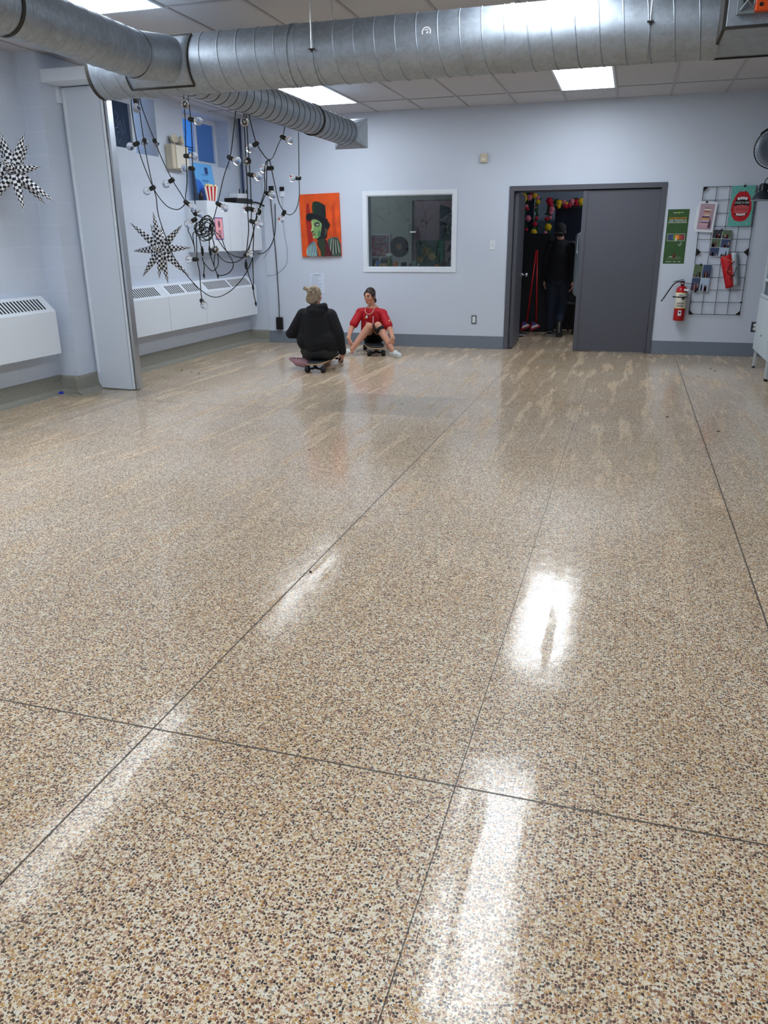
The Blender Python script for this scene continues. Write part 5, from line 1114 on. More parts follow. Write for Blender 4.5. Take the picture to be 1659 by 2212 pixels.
garland('flower_garland', 'pink, yellow and red artificial flower garland hanging beside the open door leaf', [(-1.705,13.600,1.554), (-1.716,13.600,1.767), (-1.734,13.600,1.978), (-1.702,13.600,2.061), (-1.592,13.600,2.079), (-1.530,13.600,2.030), (-1.545,13.600,1.905), (-1.552,13.600,1.765), (-1.555,13.600,1.553)],
    [((-1.756,13.550,2.081), .055, YEL), ((-1.740,13.500,2.044), .045, YEL), ((-1.666,13.550,2.065), .05, PINK), ((-1.586,13.550,2.091), .045, YEL), ((-1.533,13.550,2.062), .035, PINK), ((-1.530,13.550,2.000), .04, YEL), ((-1.638,13.600,2.115), .035, REDF), ((-1.711,13.550,1.934), .035, PINK), ((-1.688,13.500,1.897), .03, REDF), ((-1.672,13.550,1.751), .052, PINK), ((-1.568,13.600,1.919), .03, PINK), ((-1.538,13.550,1.756), .03, REDF), ((-1.563,13.550,1.665), .046, REDF), ((-1.565,13.500,1.538), .055, YEL), ((-1.693,13.550,1.582), .03, REDF), ((-1.379,13.500,1.529), .03, PINK)], (-1.664,13.600,2.060), 3)
garland('flower_garland', 'pink, yellow and red artificial flower garland along the top of the navy panel', [(-1.378,13.850,1.553), (-1.384,13.850,1.768), (-1.380,13.850,1.945), (-1.339,13.850,2.008), (-1.168,13.850,1.997), (-0.985,13.850,2.015), (-0.824,13.850,2.011)],
    [((-1.372,13.800,2.020), .06, REDF), ((-1.346,13.800,1.964), .045, REDF), ((-1.325,13.780,1.892), .05, PINK), ((-1.337,13.780,1.843), .04, PINK), ((-1.215,13.800,1.989), .05, YEL), ((-1.217,13.780,1.933), .035, YEL), ((-1.142,13.800,2.002), .035, PINK), ((-1.108,13.800,1.938), .045, REDF), ((-1.050,13.800,1.951), .045, REDF), ((-1.010,13.800,1.999), .05, PINK), ((-0.936,13.800,1.984), .06, REDF), ((-0.862,13.780,1.995), .06, YEL), ((-1.096,13.800,1.973), .03, YEL), ((-1.400,13.800,1.746), .035, REDF), ((-1.342,13.800,1.766), .03, PINK), ((-1.365,13.750,1.616), .062, YEL), ((-0.791,13.800,1.995), .05, REDF)], (-1.279,13.850,2.000), 5)
t = thing('hanging_sweatshirt', 'pale grey hooded sweatshirt hanging beside the closed door leaf', 'sweatshirt', (-0.729,12.600,1.144)); O = t.location
g = MB()
for a, b_, r0, r1 in (((-0.779,12.600,1.459), (-0.736,12.600,1.243), .06, .10), ((-0.736,12.600,1.243), (-0.750,12.600,0.877), .10, .085), ((-0.750,12.600,0.877), (-0.756,12.600,0.674), .085, .075), ((-0.663,12.600,1.341), (-0.617,12.600,0.743), .12, .11)): g.cap(V(a) - O, V(b_) - O, r0, r1)
melt(g, 'cloth', mat('pale_grey_cloth', (150, 164, 174), .85), t, .012, 3)
MB().tube(smoothpath([V(q) - O for q in ((-0.752,12.500,1.536), (-0.794,12.500,1.472), (-0.798,12.500,1.342), (-0.796,12.470,1.245))]), .006, 6).build('drawstring', M_W, t, smooth=True); MB().cyl(V((-0.797,12.460,1.271)) - O, V((-0.790,12.460,1.226)) - O, .011, 8).build('cord_tip', M_W, t)
t = thing('black_folding_chair', 'black metal chair legs under the hanging sweatshirt', 'chair', (-.78, 12.9, 0)); O = t.location
for a, b_ in (((-0.787,12.800,0.536), (-0.913,13.375,0.000)), ((-0.768,12.850,0.519), (-0.807,12.921,0.000)), ((-0.745,13.200,0.495), (-0.780,13.620,0.000)), ((-0.653,12.800,0.524), (-0.615,12.834,0.000))):
    MB().tube([V(a) - O, V(a).lerp(V(b_), .75) - O, V(b_) - O], .014, 8).build('leg', M_BLACK, t, smooth=True)
MB().box(V((-.93, 12.75, .47)) - O, V((-.5, 13.15, .51)) - O).build('seat', M_BLACK, t, bevel=.01); MB().box(V((-.93, 13.12, .5)) - O, V((-.5, 13.16, .9)) - O).build('backrest', M_BLACK, t, bevel=.01)
t = thing('black_shoe', 'black shoe toe with white line peeking from behind the open door leaf', 'shoe', (-1.64, 12.45, 0))
g = MB(); g.ell((.03, 0, .035), (.13, .055, .04)); g.ell((-.07, .0, .055), (.08, .05, .05)); melt(g, 'upper', M_BLACK, t, .006, 3); MB().tube([(.155 * math.cos(a) * .93 + .01, .06 * math.sin(a), .025) for a in [k * PI / 12 for k in range(25)]], .005, 5).build('white_line', M_W, t, smooth=True)

# ------------------------------------------------------------------ people
M_SKIN = mat('skin', (204, 148, 124), .55); M_SKIN2 = mat('skin_pale', (190, 140, 124), .55)
def hand(g, w_, f, nrm, size=.17, curl=.9, thumb=1, spread=.12):
    """palm and five bent fingers added to the body: w_ wrist, f forward, nrm palm side, thumb=+1/-1 side"""
    w_ = V(w_); f = V(f).normalized(); nrm = V(nrm); nrm = (nrm - f * nrm.dot(f)).normalized(); s_ = f.cross(nrm) * thumb
    k = size / .17
    for i in range(4): g.cap(w_ + s_ * (.008 * k) * (1.5 - i) , w_ + f * .075 * k + s_ * (.0185 * k) * (1.5 - i), .014 * k, .0115 * k)
    ln = (.040, .046, .042, .033)
    for i in range(4):
        b0 = w_ + f * .078 * k + s_ * (.0185 * k) * (1.5 - i); d = (f + s_ * spread * (1.5 - i)).normalized()
        d1 = (d * math.cos(curl * .45) + nrm * math.sin(curl * .45)); d2 = (d * math.cos(curl * .95) + nrm * math.sin(curl * .95)); d3 = (d * math.cos(curl * 1.4) + nrm * math.sin(curl * 1.4))
        p1 = b0 + d1 * ln[i] * k; p2 = p1 + d2 * ln[i] * .62 * k; p3 = p2 + d3 * ln[i] * .5 * k
        g.cap(b0, p1, .0085 * k, .0078 * k); g.cap(p1, p2, .0078 * k, .007 * k); g.cap(p2, p3, .007 * k, .006 * k)
    b0 = w_ + f * .02 * k + s_ * .022 * k; p1 = b0 + (f * .6 + s_ * .65 + nrm * .25).normalized() * .04 * k; p2 = p1 + (f * .8 + s_ * .2 + nrm * .5).normalized() * .03 * k
    g.cap(b0, p1, .0115 * k, .009 * k); g.cap(p1, p2, .009 * k, .0072 * k)
def head(g, c, face, up=(0, 0, 1), s_=1.0):
    """c = centre of the skull; returns frame with x = right of face, y = forward, z = up"""
    y = V(face).normalized(); z = V(up); x = y.cross(z).normalized(); z = x.cross(y)
    M = Matrix(((x.x, y.x, z.x, c[0]), (x.y, y.y, z.y, c[1]), (x.z, y.z, z.z, c[2]), (0, 0, 0, 1))) @ Matrix.Diagonal((s_, s_, s_, 1))
    def E(p, r): g.ell(M @ V(p), tuple(v * s_ for v in r), M)
    E((0, -.012, .02), (.073, .092, .088)); E((0, .030, -.02), (.060, .058, .075)); E((0, .038, -.075), (.038, .040, .036)); E((0, .065, -.098), (.018, .016, .014))
    E((0, .082, .018), (.045, .012, .012)); g.cap(M @ V((0, .086, .010)), M @ V((0, .098, -.023)), .0075 * s_, .0105 * s_); E((0, .093, -.028), (.015, .010, .007))
    for q in (-1, 1):
        E((.034 * q, .062, -.026), (.022, .018, .020)); E((.073 * q, -.005, -.012), (.008, .018, .028)); E((.03 * q, .075, .024), (.018, .012, .006))
    E((0, .083, -.058), (.022, .012, .006)); E((0, .082, -.067), (.018, .012, .007))
    return M
def facebits(M, parent, s_=1.0, iris=(70, 46, 30)):
    inv = parent.matrix_world.inverted() if False else Matrix()
    for q in (-1, 1):
        g = MB(); g.ell(M @ V((.031 * q, .077, .003)), .0118 * s_, n=12, k=8); e = g.build('eye', mat('eye_white', (206, 200, 196), .3), parent, smooth=True)
        g = MB(); g.ell(M @ V((.031 * q - .003, .0862, .003)), (.0062 * s_, .0045 * s_, .0062 * s_), M, n=10, k=6); g.build('iris', mat('iris%d' % iris[0], iris, .3), e, smooth=True)
        g = MB(); g.tube([M @ V((.016 * q, .093, .026)), M @ V((.032 * q, .092, .031)), M @ V((.050 * q, .080, .027))], .0034 * s_, 6); g.build('eyebrow', mat('brow', (48, 32, 26), .8), parent, smooth=True)
        g = MB(); g.tube([M @ V((.019 * q, .088, .009)), M @ V((.031 * q, .0915, .0145)), M @ V((.044 * q, .084, .010))], .0022 * s_, 6); g.build('eyelash', mat('brow', (48, 32, 26), .8), parent, smooth=True)
    g = MB(); g.tube([M @ V((-.020, .088, -.0615)), M @ V((-.008, .0955, -.0585)), M @ V((0, .096, -.060)), M @ V((.008, .0955, -.0585)), M @ V((.020, .088, -.0615))], .0036 * s_, 6); g.tube([M @ V((-.017, .0885, -.064)), M @ V((0, .096, -.0685)), M @ V((.017, .0885, -.064))], .0042 * s_, 6)
    g.build('lips', mat('lip_pink', (168, 92, 84), .5), parent, smooth=True)
    g = MB(); g.tube([M @ V((-.017, .0925, -.0625)), M @ V((0, .0985, -.063)), M @ V((.017, .0925, -.0625))], .0013 * s_, 5); g.build('mouth_line', mat('mouth_dark', (80, 34, 32), .6), parent)

def clog(parent, heel, toe, m, name='shoe', roll=0, s_=1.0):
    heel, toe = V(heel), V(toe); d = toe - heel; L_ = d.length; y = d.normalized(); z = V((0, 0, 1)); x = y.cross(z).normalized(); z = x.cross(y)
    M = Matrix(((x.x, y.x, z.x, heel.x), (x.y, y.y, z.y, heel.y), (x.z, y.z, z.z, heel.z), (0, 0, 0, 1))) @ Matrix.Rotation(roll, 4, 'Y')
    g = MB()
    g.ell(M @ V((0, L_ * .72, .036)), (.048 * s_, L_ * .30, .036), M); g.ell(M @ V((0, L_ * .52, .05)), (.040 * s_, L_ * .18, .042), M); g.ell(M @ V((0, L_ * .2, .028)), (.038 * s_, L_ * .22, .028), M)
    g.cap(M @ V((0, L_ * .12, .014)), M @ V((0, L_ * .88, .014)), .030 * s_, .034 * s_)
    for q in (-1, 1): g.cap(M @ V((q * .034 * s_, L_ * .5, .045)), M @ V((q * .03 * s_, L_ * .08, .05)), .008, .008)
    g.cap(M @ V((.03 * s_, L_ * .06, .05)), M @ V((-.03 * s_, L_ * .06, .05)), .008)
    o = melt(g, name, m, parent, .005, 2)
    g = MB()
    for k in range(7):
        a = -1.1 + k * .37; p = M @ V((.047 * s_ * math.sin(a), L_ * (.76 + .18 * math.cos(a) * .9), .043)); g.ell(p, .0062, n=8, k=5)
    g.build('vent_hole', mat('hole_dark', (52, 56, 64), .8), o)
    return o

def skateboard(label, near, far, half=.095, h=.105, deckc=(206, 170, 120), tip=.14):
    near, far = V(near), V(far); d = far - near; wb_ = d.length
    t = thing('skateboard', label, 'skateboard', ((near + far) / 2)[:], None, math.atan2(-d.x, d.y)); L_ = wb_ / 2
    pts = []
    for k in range(48):
        a = 2 * PI * k / 48; x, y = math.cos(a), math.sin(a)
        pts.append((.125 * math.copysign(abs(x) ** .75, x), (L_ + tip) * math.copysign(abs(y) ** .85, y)))
    def dk(z0, z1, m, nm, sc=1.0):
        g = MB(); g.prism([(a * sc, b_ * (1 - (1 - sc) * .3)) for a, b_ in pts], Matrix.Translation((0, 0, z0)), z1 - z0)
        bmesh.ops.triangulate(g.bm, faces=[f for f in g.bm.faces if len(f.verts) > 4])
        return g.build(nm, m, t, bevel=0)
    dk(h, h + .011, mat('maple_ply', deckc, .45), 'deck'); dk(h + .0115, h + .013, mat('grip_tape', (40, 42, 48), .9), 'grip_tape', .985)
    for s_ in (-1, 1):
        y = s_ * L_; g = MB(); g.box((-.04, y - .035, h - .014), (.04, y + .035, h - .001)); g.cyl((0, y + s_ * .012, h - .01), (0, y, .055), .022, 10, .016)
        g.tube([(-.085, y, .042), (-.03, y, .045), (0, y, .055), (.03, y, .045), (.085, y, .042)], .012, 8); g.tube([(-.04, y, .045), (0, y - s_ * .02, .07), (.04, y, .045)], .009, 6)
        g.build('truck', mat('dark_truck', (34, 36, 40), .4, metal=.5), t, smooth=False)
        for q in (-1, 1):
            g = MB(); g.lathe([(0, -.024), (.016, -.026), (.033, -.024), (.037, -.016), (.037, .016), (.033, .024), (.016, .026), (0, .024)], Matrix.Translation((q * half, y, .0372)) @ Matrix.Rotation(PI / 2, 4, 'Y'), 24)
            g.build('wheel', mat('black_wheel', (20, 20, 22), .45), t, smooth=True)
    return t
BW = skateboard('longboard under the seated woman in black, tail wheels towards the camera', (-3.385, 8.37, 0), (-3.47, 9.2, 0))
BG = skateboard('longboard under the girl in the red shirt, near wheels towards the camera', (-3.11, 9.84, 0), (-3.36, 10.42, 0), half=.092)

# --- girl in the red shirt, facing the camera
g = MB()
hc = V((-3.315, 10.22, .735)); fd = V((-.22, -.97, -.05))
HM = head(g, hc, fd, (.03, 0, 1), .93)
g.cap((-3.30, 10.26, .665), (-3.30, 10.28, .56), .043, .05)
g.cap((-3.30, 10.285, .53), (-3.30, 10.33, .30), .10, .095); g.cap((-3.30, 10.33, .30), (-3.30, 10.36, .20), .10, .11)
SL, SR = V((-3.465, 10.25, .51)), V((-3.135, 10.25, .50))
g.cap((-3.30, 10.27, .52), SL, .05, .047); g.cap((-3.30, 10.27, .52), SR, .05, .047)
EL, ER = V((-3.555, 10.12, .30)), V((-2.985, 10.10, .29)); WL, WR = V((-3.492, 9.84, .215)), V((-2.888, 9.86, .228))
g.cap(SL, EL, .046, .036); g.cap(EL, WL, .035, .024); g.cap(SR, ER, .046, .036); g.cap(ER, WR, .035, .024)
HL, HR = V((-3.37, 10.31, .20)), V((-3.22, 10.31, .20)); KL, KR = V((-3.235, 9.93, .365)), V((-3.12, 9.96, .375)); AL, AR = V((-3.43, 9.80, .085)), V((-2.885, 9.83, .085))
g.cap(HL, KL, .078, .052); g.cap(HR, KR, .078, .052)
for K_, A_ in ((KL, AL), (KR, AR)):
    g.ell(K_, .053); mid = K_.lerp(A_, .32) + V((0, .018, 0)); g.cap(K_, mid, .050, .052); g.cap(mid, A_, .052, .030)
for A_, T_ in ((AL, V((-3.50, 9.77, .035))), (AR, V((-2.81, 9.79, .035)))): g.cap(A_, A_ + V((0, 0, -.035)), .028); g.cap(A_ + V((0, 0, -.04)), T_, .024, .018)
hand(g, WL, (.42, -.22, -.72), (.55, .8, .1), .165, .6, -1); hand(g, WR, (-.40, -.18, -.74), (-.55, .8, .1), .165, .6, 1)
girl = melt(g, 'person', M_SKIN, None, .0045, 2)
tag(girl, 'girl in a red shirt and pale clogs sitting on a longboard, facing the camera', 'person')
facebits(HM, girl, .93)
g = MB()   # hair
def HE(p, r): g.ell(HM @ V(p), tuple(v * .93 for v in r), HM)
HE((0, -.022, .036), (.080, .098, .092)); HE((0, -.06, -.01), (.066, .055, .075));  HE((-.068, .005, .022), (.014, .045, .042)); HE((.068, .005, .022), (.014, .045, .042))
HE((0, -.10, -.055), (.035, .035, .045)); HE((.055, -.062, -.07), (.028, .03, .04)); HE((-.05, -.07, -.07), (.022, .03, .035))
g.cap(HM @ V((-.074, .02, .0)), HM @ V((-.072, .016, -.05)), .007, .003)
for k in range(9):
    a = k * .7; g.cap(HM @ V((.06, -.07, -.07)), HM @ V((.06 + .035 * math.cos(a), -.075, -.075 + .035 * math.sin(a))), .007, .003)
M_HAIR = mat('dark_brown_hair', (44, 30, 26), .5, bump=.3, bscale=160)
melt(g, 'hair', M_HAIR, girl, .005, 2)
# shirt
g = MB()
g.cap((-3.30, 10.285, .50), (-3.30, 10.33, .30), .118, .125); g.cap((-3.30, 10.33, .30), (-3.30, 10.345, .265), .135, .135); g.cap((-3.37, 10.28, .47), (-3.39, 10.33, .24), .085, .09); g.cap((-3.23, 10.28, .47), (-3.20, 10.33, .24), .085, .09)
g.cap((-3.30, 10.270, .560), (-3.30, 10.28, .50), .062, .10)
for S_, E_ in ((SL, EL), (SR, ER)):
    g.cap(V((-3.30, 10.275, .54)), S_ + V((0, 0, .01)), .055, .056); g.cap(S_, S_.lerp(E_, .66), .056, .060)
M_SHIRT = mat('red_jersey', (178, 10, 30), .65, bump=.06, bscale=40)
sh = melt(g, 'shirt', M_SHIRT, girl, .006, 3)
M_YB = mat('badge_yellow', (240, 190, 40), .5)
sm_ = S_.lerp(E_, .40)
MB().ell(sm_ + V((.052, -.040, .0)), (.014, .014, .024)).build('sleeve_badge', M_YB, sh, smooth=True); MB().ell(sm_ + V((.058, -.048, -.003)), (.008, .008, .015)).build('sleeve_badge', M_W, sh, smooth=True)
Mg = Matrix(((.995, 0, -.05, -3.30), (-.05, .12, -.99, 10.155), (0, .99, .12, .42), (0, 0, 0, 1)))
g = MB()
for r_ in (rect(-.045, .035, -.038, .065), rect(-.034, .03, -.026, .06), rect(-.045, .06, -.03, .067)): g.prism(r_, Mg, .02)
g.build('chest_badge', M_W, sh)
text('chest_lettering', 'Sta', Mg, .032, mat('shirt_print', (226, 180, 186), .6), sh, .012, 1).location = (-.03, .0, -.025)
g = MB(); g.prism(rect(.052, -.05, .06, .06), Mg, .018); g.build('side_piping', mat('shirt_print', (226, 180, 186), .6), sh)
for s_ in (rect(-.06, .02, -.056, .05), rect(.012, .045, .018, .051)): MB().prism(s_, Mg, .018).build('chest_badge', M_YB, sh)
MB().tube(smoothpath([(-3.375, 10.215, .575), (-3.36, 10.17, .53), (-3.315, 10.155, .50), (-3.27, 10.165, .52), (-3.245, 10.205, .57)]), .0042, 6).build('necklace', mat('bead_pale', (214, 190, 170), .4), girl, smooth=True)
g = MB(); g.ell((-3.30, 10.34, .17), (.14, .12, .065)); g.cap(HL, HL.lerp(KL, .45), .088, .080); g.cap(HR, HR.lerp(KR, .45), .088, .080)
melt(g, 'shorts', mat('black_shorts', (14, 14, 18), .8), girl, .007, 3)
# knee strap
g = MB(); dz = (AR - KR).normalized()
def ringt(c, ax_, r, rr, sq=1.0):
    ax_ = V(ax_).normalized(); u = ax_.orthogonal().normalized(); v = ax_.cross(u)
    g.tube([V(c) + (u * math.cos(a) + v * math.sin(a)) * r for a in [k * PI / 16 for k in range(33)]], rr, 8)
c1 = KR + dz * .055; ringt(c1, dz, .052, .012); ringt(c1 + dz * .018, dz, .052, .012); ringt(KR.lerp(HR, .12) + V((0, 0, -.01)), (KR - HR), .052, .010)
g.cap(KR + V((-.05, -.03, .02)), KR + V((-.02, -.055, -.045)), .012, .015); g.cap(KR + V((.05, -.02, -.0)), KR + V((.035, -.045, -.06)), .014, .018); g.cap(KR + V((.03, -.05, -.06)), KR + V((.0, -.055, -.085)), .02, .013)
melt(g, 'knee_strap', M_BLKM, girl, .004, 2)
M_CLOG = mat('pale_clog', (206, 212, 214), .45)
clog(girl, (-3.385, 9.845, .0), (-3.575, 9.74, 0.0), M_CLOG, s_=.95); clog(girl, (-2.925, 9.87, 0), (-2.745, 9.72, 0), M_CLOG, s_=.95)
for w_, e_ in ((WL, EL), (WR, ER)):
    g = MB(); ringt(w_.lerp(e_, .08), e_ - w_, .0275, .0045); g.build('bracelet', mat('bracelet_cream', (226, 206, 180), .5), girl, smooth=True)

# --- woman seen from behind
g = MB()
hc2 = V((-3.452, 8.61, .838)); HM2 = head(g, hc2, (.12, .99, -.03), (0, 0, 1), .98)
g.cap((-3.44, 8.59, .77), (-3.44, 8.60, .66), .05, .058); g.cap((-3.44, 8.60, .62), (-3.43, 8.60, .34), .13, .14); g.cap((-3.42, 8.6, .30), (-3.42, 8.62, .24), .15, .14)
SL2, SR2 = V((-3.60, 8.60, .62)), V((-3.27, 8.60, .62)); EL2, ER2 = V((-3.745, 8.60, .42)), V((-3.17, 8.58, .42)); WL2, WR2 = V((-3.66, 8.80, .36)), V((-3.15, 8.66, .21))
g.cap(V((-3.44, 8.6, .62)), SL2, .06); g.cap(V((-3.44, 8.6, .62)), SR2, .06)
g.cap(SL2, EL2, .052, .04); g.cap(EL2, WL2, .04, .028); g.cap(SR2, ER2, .052, .04); g.cap(ER2, WR2, .04, .028)
hand(g, WL2, (.2, .9, -.2), (.0, -.2, -1), .17, .6, 1); hand(g, WR2, (-.1, .35, -.7), (-.8, .2, 0), .17, .8, -1)
K1, K2 = V((-3.76, 9.02, .26)), V((-3.36, 9.04, .28)); A1, A2 = V((-3.64, 8.74, .09)), V((-3.60, 9.26, .09))
g.cap((-3.52, 8.62, .21), K1, .09, .06); g.cap((-3.33, 8.62, .21), K2, .09, .06); g.cap(K1, A1, .055, .035); g.cap(K2, A2, .055, .035)
g.cap(A1, (-3.68, 8.66, .06), .03, .02); g.cap(A2, (-3.62, 9.36, .04), .03, .02)
wom = melt(g, 'person', M_SKIN2, None, .0055, 2)
tag(wom, 'woman in black hoodie with blonde tied-up hair sitting on a longboard, back turned', 'person')
facebits(HM2, wom, .98)
M_BLON = mat('ash_blonde_hair', (150, 134, 114), .5, bump=.4, bscale=120, var=.45, vscale=26)
g = MB()
def HE2(p, r): g.ell(HM2 @ V(p), tuple(v * .98 for v in r), HM2)
HE2((0, -.022, .032), (.082, .096, .092)); HE2((0, -.06, -.03), (.074, .052, .075));  HE2((-.07, -.01, -.01), (.015, .04, .05))
HE2((-.03, -.095, .072), (.036, .034, .032)); HE2((-.062, -.105, .085), (.03, .024, .022)); HE2((.02, -.085, .085), (.036, .034, .030)); HE2((-.04, -.09, -.03), (.034, .024, .05)); HE2((.03, -.085, -.01), (.028, .024, .055))
for a in (2.3, 2.9, 3.4, 1.9): g.cap(HM2 @ V((-.06, -.11, .08)), HM2 @ V((-.06 + .045 * math.cos(a), -.115, .08 + .045 * math.sin(a))), .008, .003)
for k in range(7): g.cap(HM2 @ V((-.065 + k * .022, -.088 - .01 * math.sin(k), -.05)), HM2 @ V((-.02 + k * .006, -.118, .06)), .010, .010)
melt(g, 'hair', M_BLON, wom, .005, 1)
g = MB()   # hoodie
g.cap((-3.44, 8.60, .60), (-3.43, 8.60, .34), .155, .18); g.cap((-3.43, 8.60, .34), (-3.425, 8.60, .31), .185, .19); g.cap((-3.54, 8.60, .34), (-3.31, 8.60, .34), .150, .160)
g.cap((-3.52, 8.60, .60), (-3.54, 8.60, .32), .11, .135); g.cap((-3.35, 8.60, .60), (-3.31, 8.60, .32), .11, .135)
g.cap((-3.44, 8.6, .655), SL2, .075, .080); g.cap((-3.44, 8.6, .655), SR2, .075, .080)
for S_, E_, W_ in ((SL2, EL2, WL2), (SR2, ER2, WR2)): g.cap(S_, E_, .082, .070); g.cap(E_, W_, .070, .045)
g.cap(EL2, EL2 + V((-.02, -.02, -.01)), .06)
hood = melt(g, 'hoodie', mat('black_fleece', (17, 18, 24), .85, bump=.25, bscale=9), wom, .008, 4)
g = MB()   # hood lying on the shoulders
for k in range(15):
    a = PI + (k - 7) * .2; p = V((-3.42 + .098 * math.sin(a) * -1 , 8.585 + .085 * math.cos(a), .715 + .02 * math.sin((k - 7) * .2))); g.ell(p, (.034, .034, .034))
    q = V((-3.42 + .085 * math.sin(a) * -1, 8.575 + .085 * math.cos(a), .675)); g.ell(q, .044)
g.ell((-3.42, 8.50, .655), (.085, .05, .05)); g.ell((-3.41, 8.49, .625), (.055, .04, .045)); g.cap((-3.36, 8.53, .735), (-3.30, 8.56, .715), .028, .022)
melt(g, 'hood', mat('black_fleece', (17, 18, 24), .85), hood, .007, 3)
g = MB(); g.ell((-3.425, 8.60, .215), (.225, .17, .11)); g.ell((-3.425, 8.585, .30), (.195, .16, .10)); g.cap((-3.53, 8.62, .21), K1, .115, .075); g.cap((-3.33, 8.62, .21), K2, .115, .075); g.cap(K1, A1, .07, .05); g.cap(K2, A2, .07, .05); g.cap((-3.60, 8.62, .28), (-3.58, 8.63, .2), .05, .05)
melt(g, 'trousers', mat('charcoal_cotton', (40, 42, 44), .85, bump=.2, bscale=12), wom, .008, 3)
M_PK = mat('dusty_pink_clog', (184, 142, 152), .5)
g = MB(); g.cap((-3.785, 8.59, .112), (-3.70, 8.60, .085), .022, .050); g.cap((-3.70, 8.60, .080), (-3.60, 8.62, .066), .052, .056); g.ell((-3.60, 8.64, .07), (.06, .06, .055)); pk = melt(g, 'shoe', M_PK, wom, .005, 3); g = MB(); [g.ell((-3.745 + k * .03, 8.555 + k * .004, .125), .006, n=8, k=5) for k in range(3)]; g.build('vent_hole', mat('hole_dark', (52, 56, 64), .8), pk); clog(wom, (-3.60, 9.26, 0), (-3.64, 9.5, 0), M_PK)

# --- person walking away in the back room
YW = 12.7
g = MB()
hc3 = V((-1.071,12.700,1.548)); HM3 = head(g, hc3 + V((0, 0, .0)), (.0, 1, -.05), (0, 0, 1), 1.0)
nk = V((-1.063,12.700,1.422)); g.cap(hc3 + V((0, -.01, -.06)), nk + V((0, 0, -.03)), .052, .06)
hip = V((-1.070,12.750,0.820)); ch = V((-1.065,12.720,1.222))
g.cap(ch + V((0, 0, .06)), ch, .12, .13); g.cap(ch, hip + V((0, 0, .08)), .13, .115); g.cap(hip + V((0, 0, .10)), hip + V((0, 0, .06)), .12, .115)
S1, S2 = V((-1.216,12.700,1.330)), V((-0.905,12.700,1.315)); E1, E2 = V((-1.273,12.720,1.074)), V((-0.842,12.750,1.060)); H1, H2 = V((-1.286,12.850,0.842)), V((-0.830,12.600,0.836))
for a, b_, c_ in ((S1, E1, H1), (S2, E2, H2)): g.cap(ch + V((0, 0, .09)), a, .07, .06); g.cap(a, b_, .055, .042); g.cap(b_, c_, .04, .028)
hand(g, H1, (0, .2, -1), (1, 0, 0), .18, .7, 1); hand(g, H2, (0, -.1, -1), (-1, 0, 0), .18, .7, -1)
k1, k2 = V((-1.138,12.750,0.451)), V((-0.979,12.800,0.450)); a1, a2 = V((-1.146,12.750,0.111)), V((-0.996,12.520,0.214))
g.cap(hip + V((-.08, 0, 0)), k1, .085, .06); g.cap(k1, a1, .055, .038); g.cap(hip + V((.08, 0, 0)), k2, .085, .06); g.cap(k2, a2, .055, .038)
f1 = V((a1.x, a1.y + .12, .04)); f2 = V((a2.x + .015, a2.y + .0, .06)); g.cap(a1, f1, .035, .03); g.cap(a2, f2, .035, .03)
man = melt(g, 'person', M_SKIN2, None, .007, 2)
tag(man, 'person in dark clothes and a cap walking away through the open door', 'person')
M_DK = mat('near_black_cloth', (14, 15, 22), .85)
g = MB(); g.cap(ch + V((0, 0, .08)), ch, .15, .17); g.cap(ch, hip + V((0, 0, .09)), .165, .155); g.cap(hip + V((-.07, 0, .08)), hip + V((-.07, 0, .02)), .12, .115); g.cap(hip + V((.07, 0, .08)), hip + V((.07, 0, .02)), .12, .115)
g.cap(ch + V((0, 0, .13)), S1, .08, .075); g.cap(ch + V((0, 0, .13)), S2, .08, .075)
for a, b_, c_ in ((S1, E1, H1), (S2, E2, H2)): g.cap(a, b_, .08, .062); g.cap(b_, c_, .06, .042)
g.ell(nk + V((0, -.03, -.05)), (.10, .07, .05)); g.ell(nk + V((0, -.06, -.08)), (.08, .05, .06))
melt(g, 'sweatshirt', M_DK, man, .010, 3)
g = MB(); g.ell(hip, (.17, .13, .12)); g.cap(hip + V((-.08, 0, 0)), k1, .10, .08); g.cap(k1, a1, .078, .065); g.cap(hip + V((.08, 0, 0)), k2, .10, .078); g.cap(k2, a2 + V((0, 0, .03)), .076, .06)
melt(g, 'jeans', mat('dark_denim', (20, 28, 46), .8, bump=.2, bscale=12), man, .010, 3)
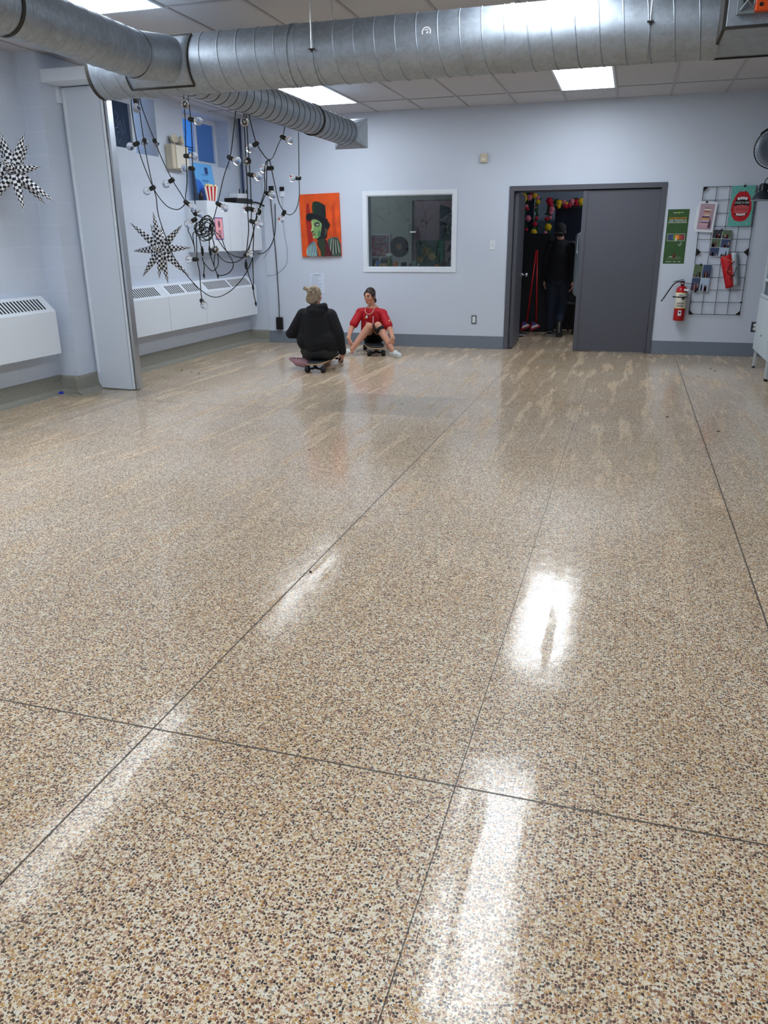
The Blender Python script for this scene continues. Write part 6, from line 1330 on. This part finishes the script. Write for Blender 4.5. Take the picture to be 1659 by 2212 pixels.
g = MB(); g.ell(HM3 @ V((0, -.014, .038)), (.083, .102, .085), HM3); g.ell(HM3 @ V((0, -.03, .0)), (.078, .08, .05), HM3); g.ell(HM3 @ V((0, .12, .035)), (.065, .07, .010), HM3); melt(g, 'cap', mat('dark_cap_cloth', (40, 42, 46), .85), man, .006, 2)
MB().tube([HM3 @ V((.04 * q, -.108 + abs(q) * .01, -.03)) for q in (-1, 0, 1)], .006, 6).build('cap_strap', mat('cap_strap', (110, 110, 116), .6), man)
g = MB(); g.ell(HM3 @ V((0, -.035, -.045)), (.068, .058, .04), HM3); melt(g, 'hair', mat('dark_short_hair', (30, 24, 24), .7), man, .006, 1)
M_SOLE = mat('shoe_sole_grey', (128, 126, 124), .7); M_SHB = mat('black_trainer', (18, 18, 22), .6)
g = MB(); g.ell((a1.x, a1.y - .01, .05), (.045, .06, .045)); g.ell((a1.x, a1.y + .12, .045), (.048, .13, .038)); g.cap((a1.x, a1.y, .08), (a1.x, a1.y, .06), .04, .045); s1 = melt(g, 'shoe', M_SHB, man, .006, 2)
g = MB(); g.box((a1.x - .047, a1.y - .07, .0), (a1.x + .047, a1.y + .24, .022)); g.box((a1.x - .046, a1.y - .067, .05), (a1.x + .046, a1.y - .05, .062)); g.build('shoe_sole', M_SOLE, s1, bevel=.008)
# raised heel shoe: sole turned to the camera, toe on the floor
g = MB(); hl = V((a2.x - .01, a2.y - .055, a2.z - .0)); to = V((a2.x + .03, a2.y - .06, .045)); g.cap(hl + V((0, .03, 0)), to + V((0, .035, 0)), .04, .046); g.cap(a2, hl + V((0, .03, 0)), .045, .04); s2_ = melt(g, 'shoe', M_SHB, man, .006, 2)
Ms2 = frame(hl.lerp(to, .5) + V((0, -.012, 0)), (1, 0, 0), (hl - to))
g = MB(); g.prism([(.0, .125), (.028, .115), (.036, .06), (.028, .0), (.042, -.06), (.038, -.11), (0, -.135), (-.038, -.11), (-.042, -.06), (-.028, 0), (-.036, .06), (-.028, .115)], Ms2, .012); g.build('shoe_sole', M_SHB, s2_, bevel=.003)
g = MB(); g.prism([(.018, .10), (.012, .0), (.016, -.05), (0, -.055), (-.004, .10)], Ms2 @ Matrix.Translation((0, 0, .0125)), .002); g.build('sole_inlay', M_SOLE, s2_)
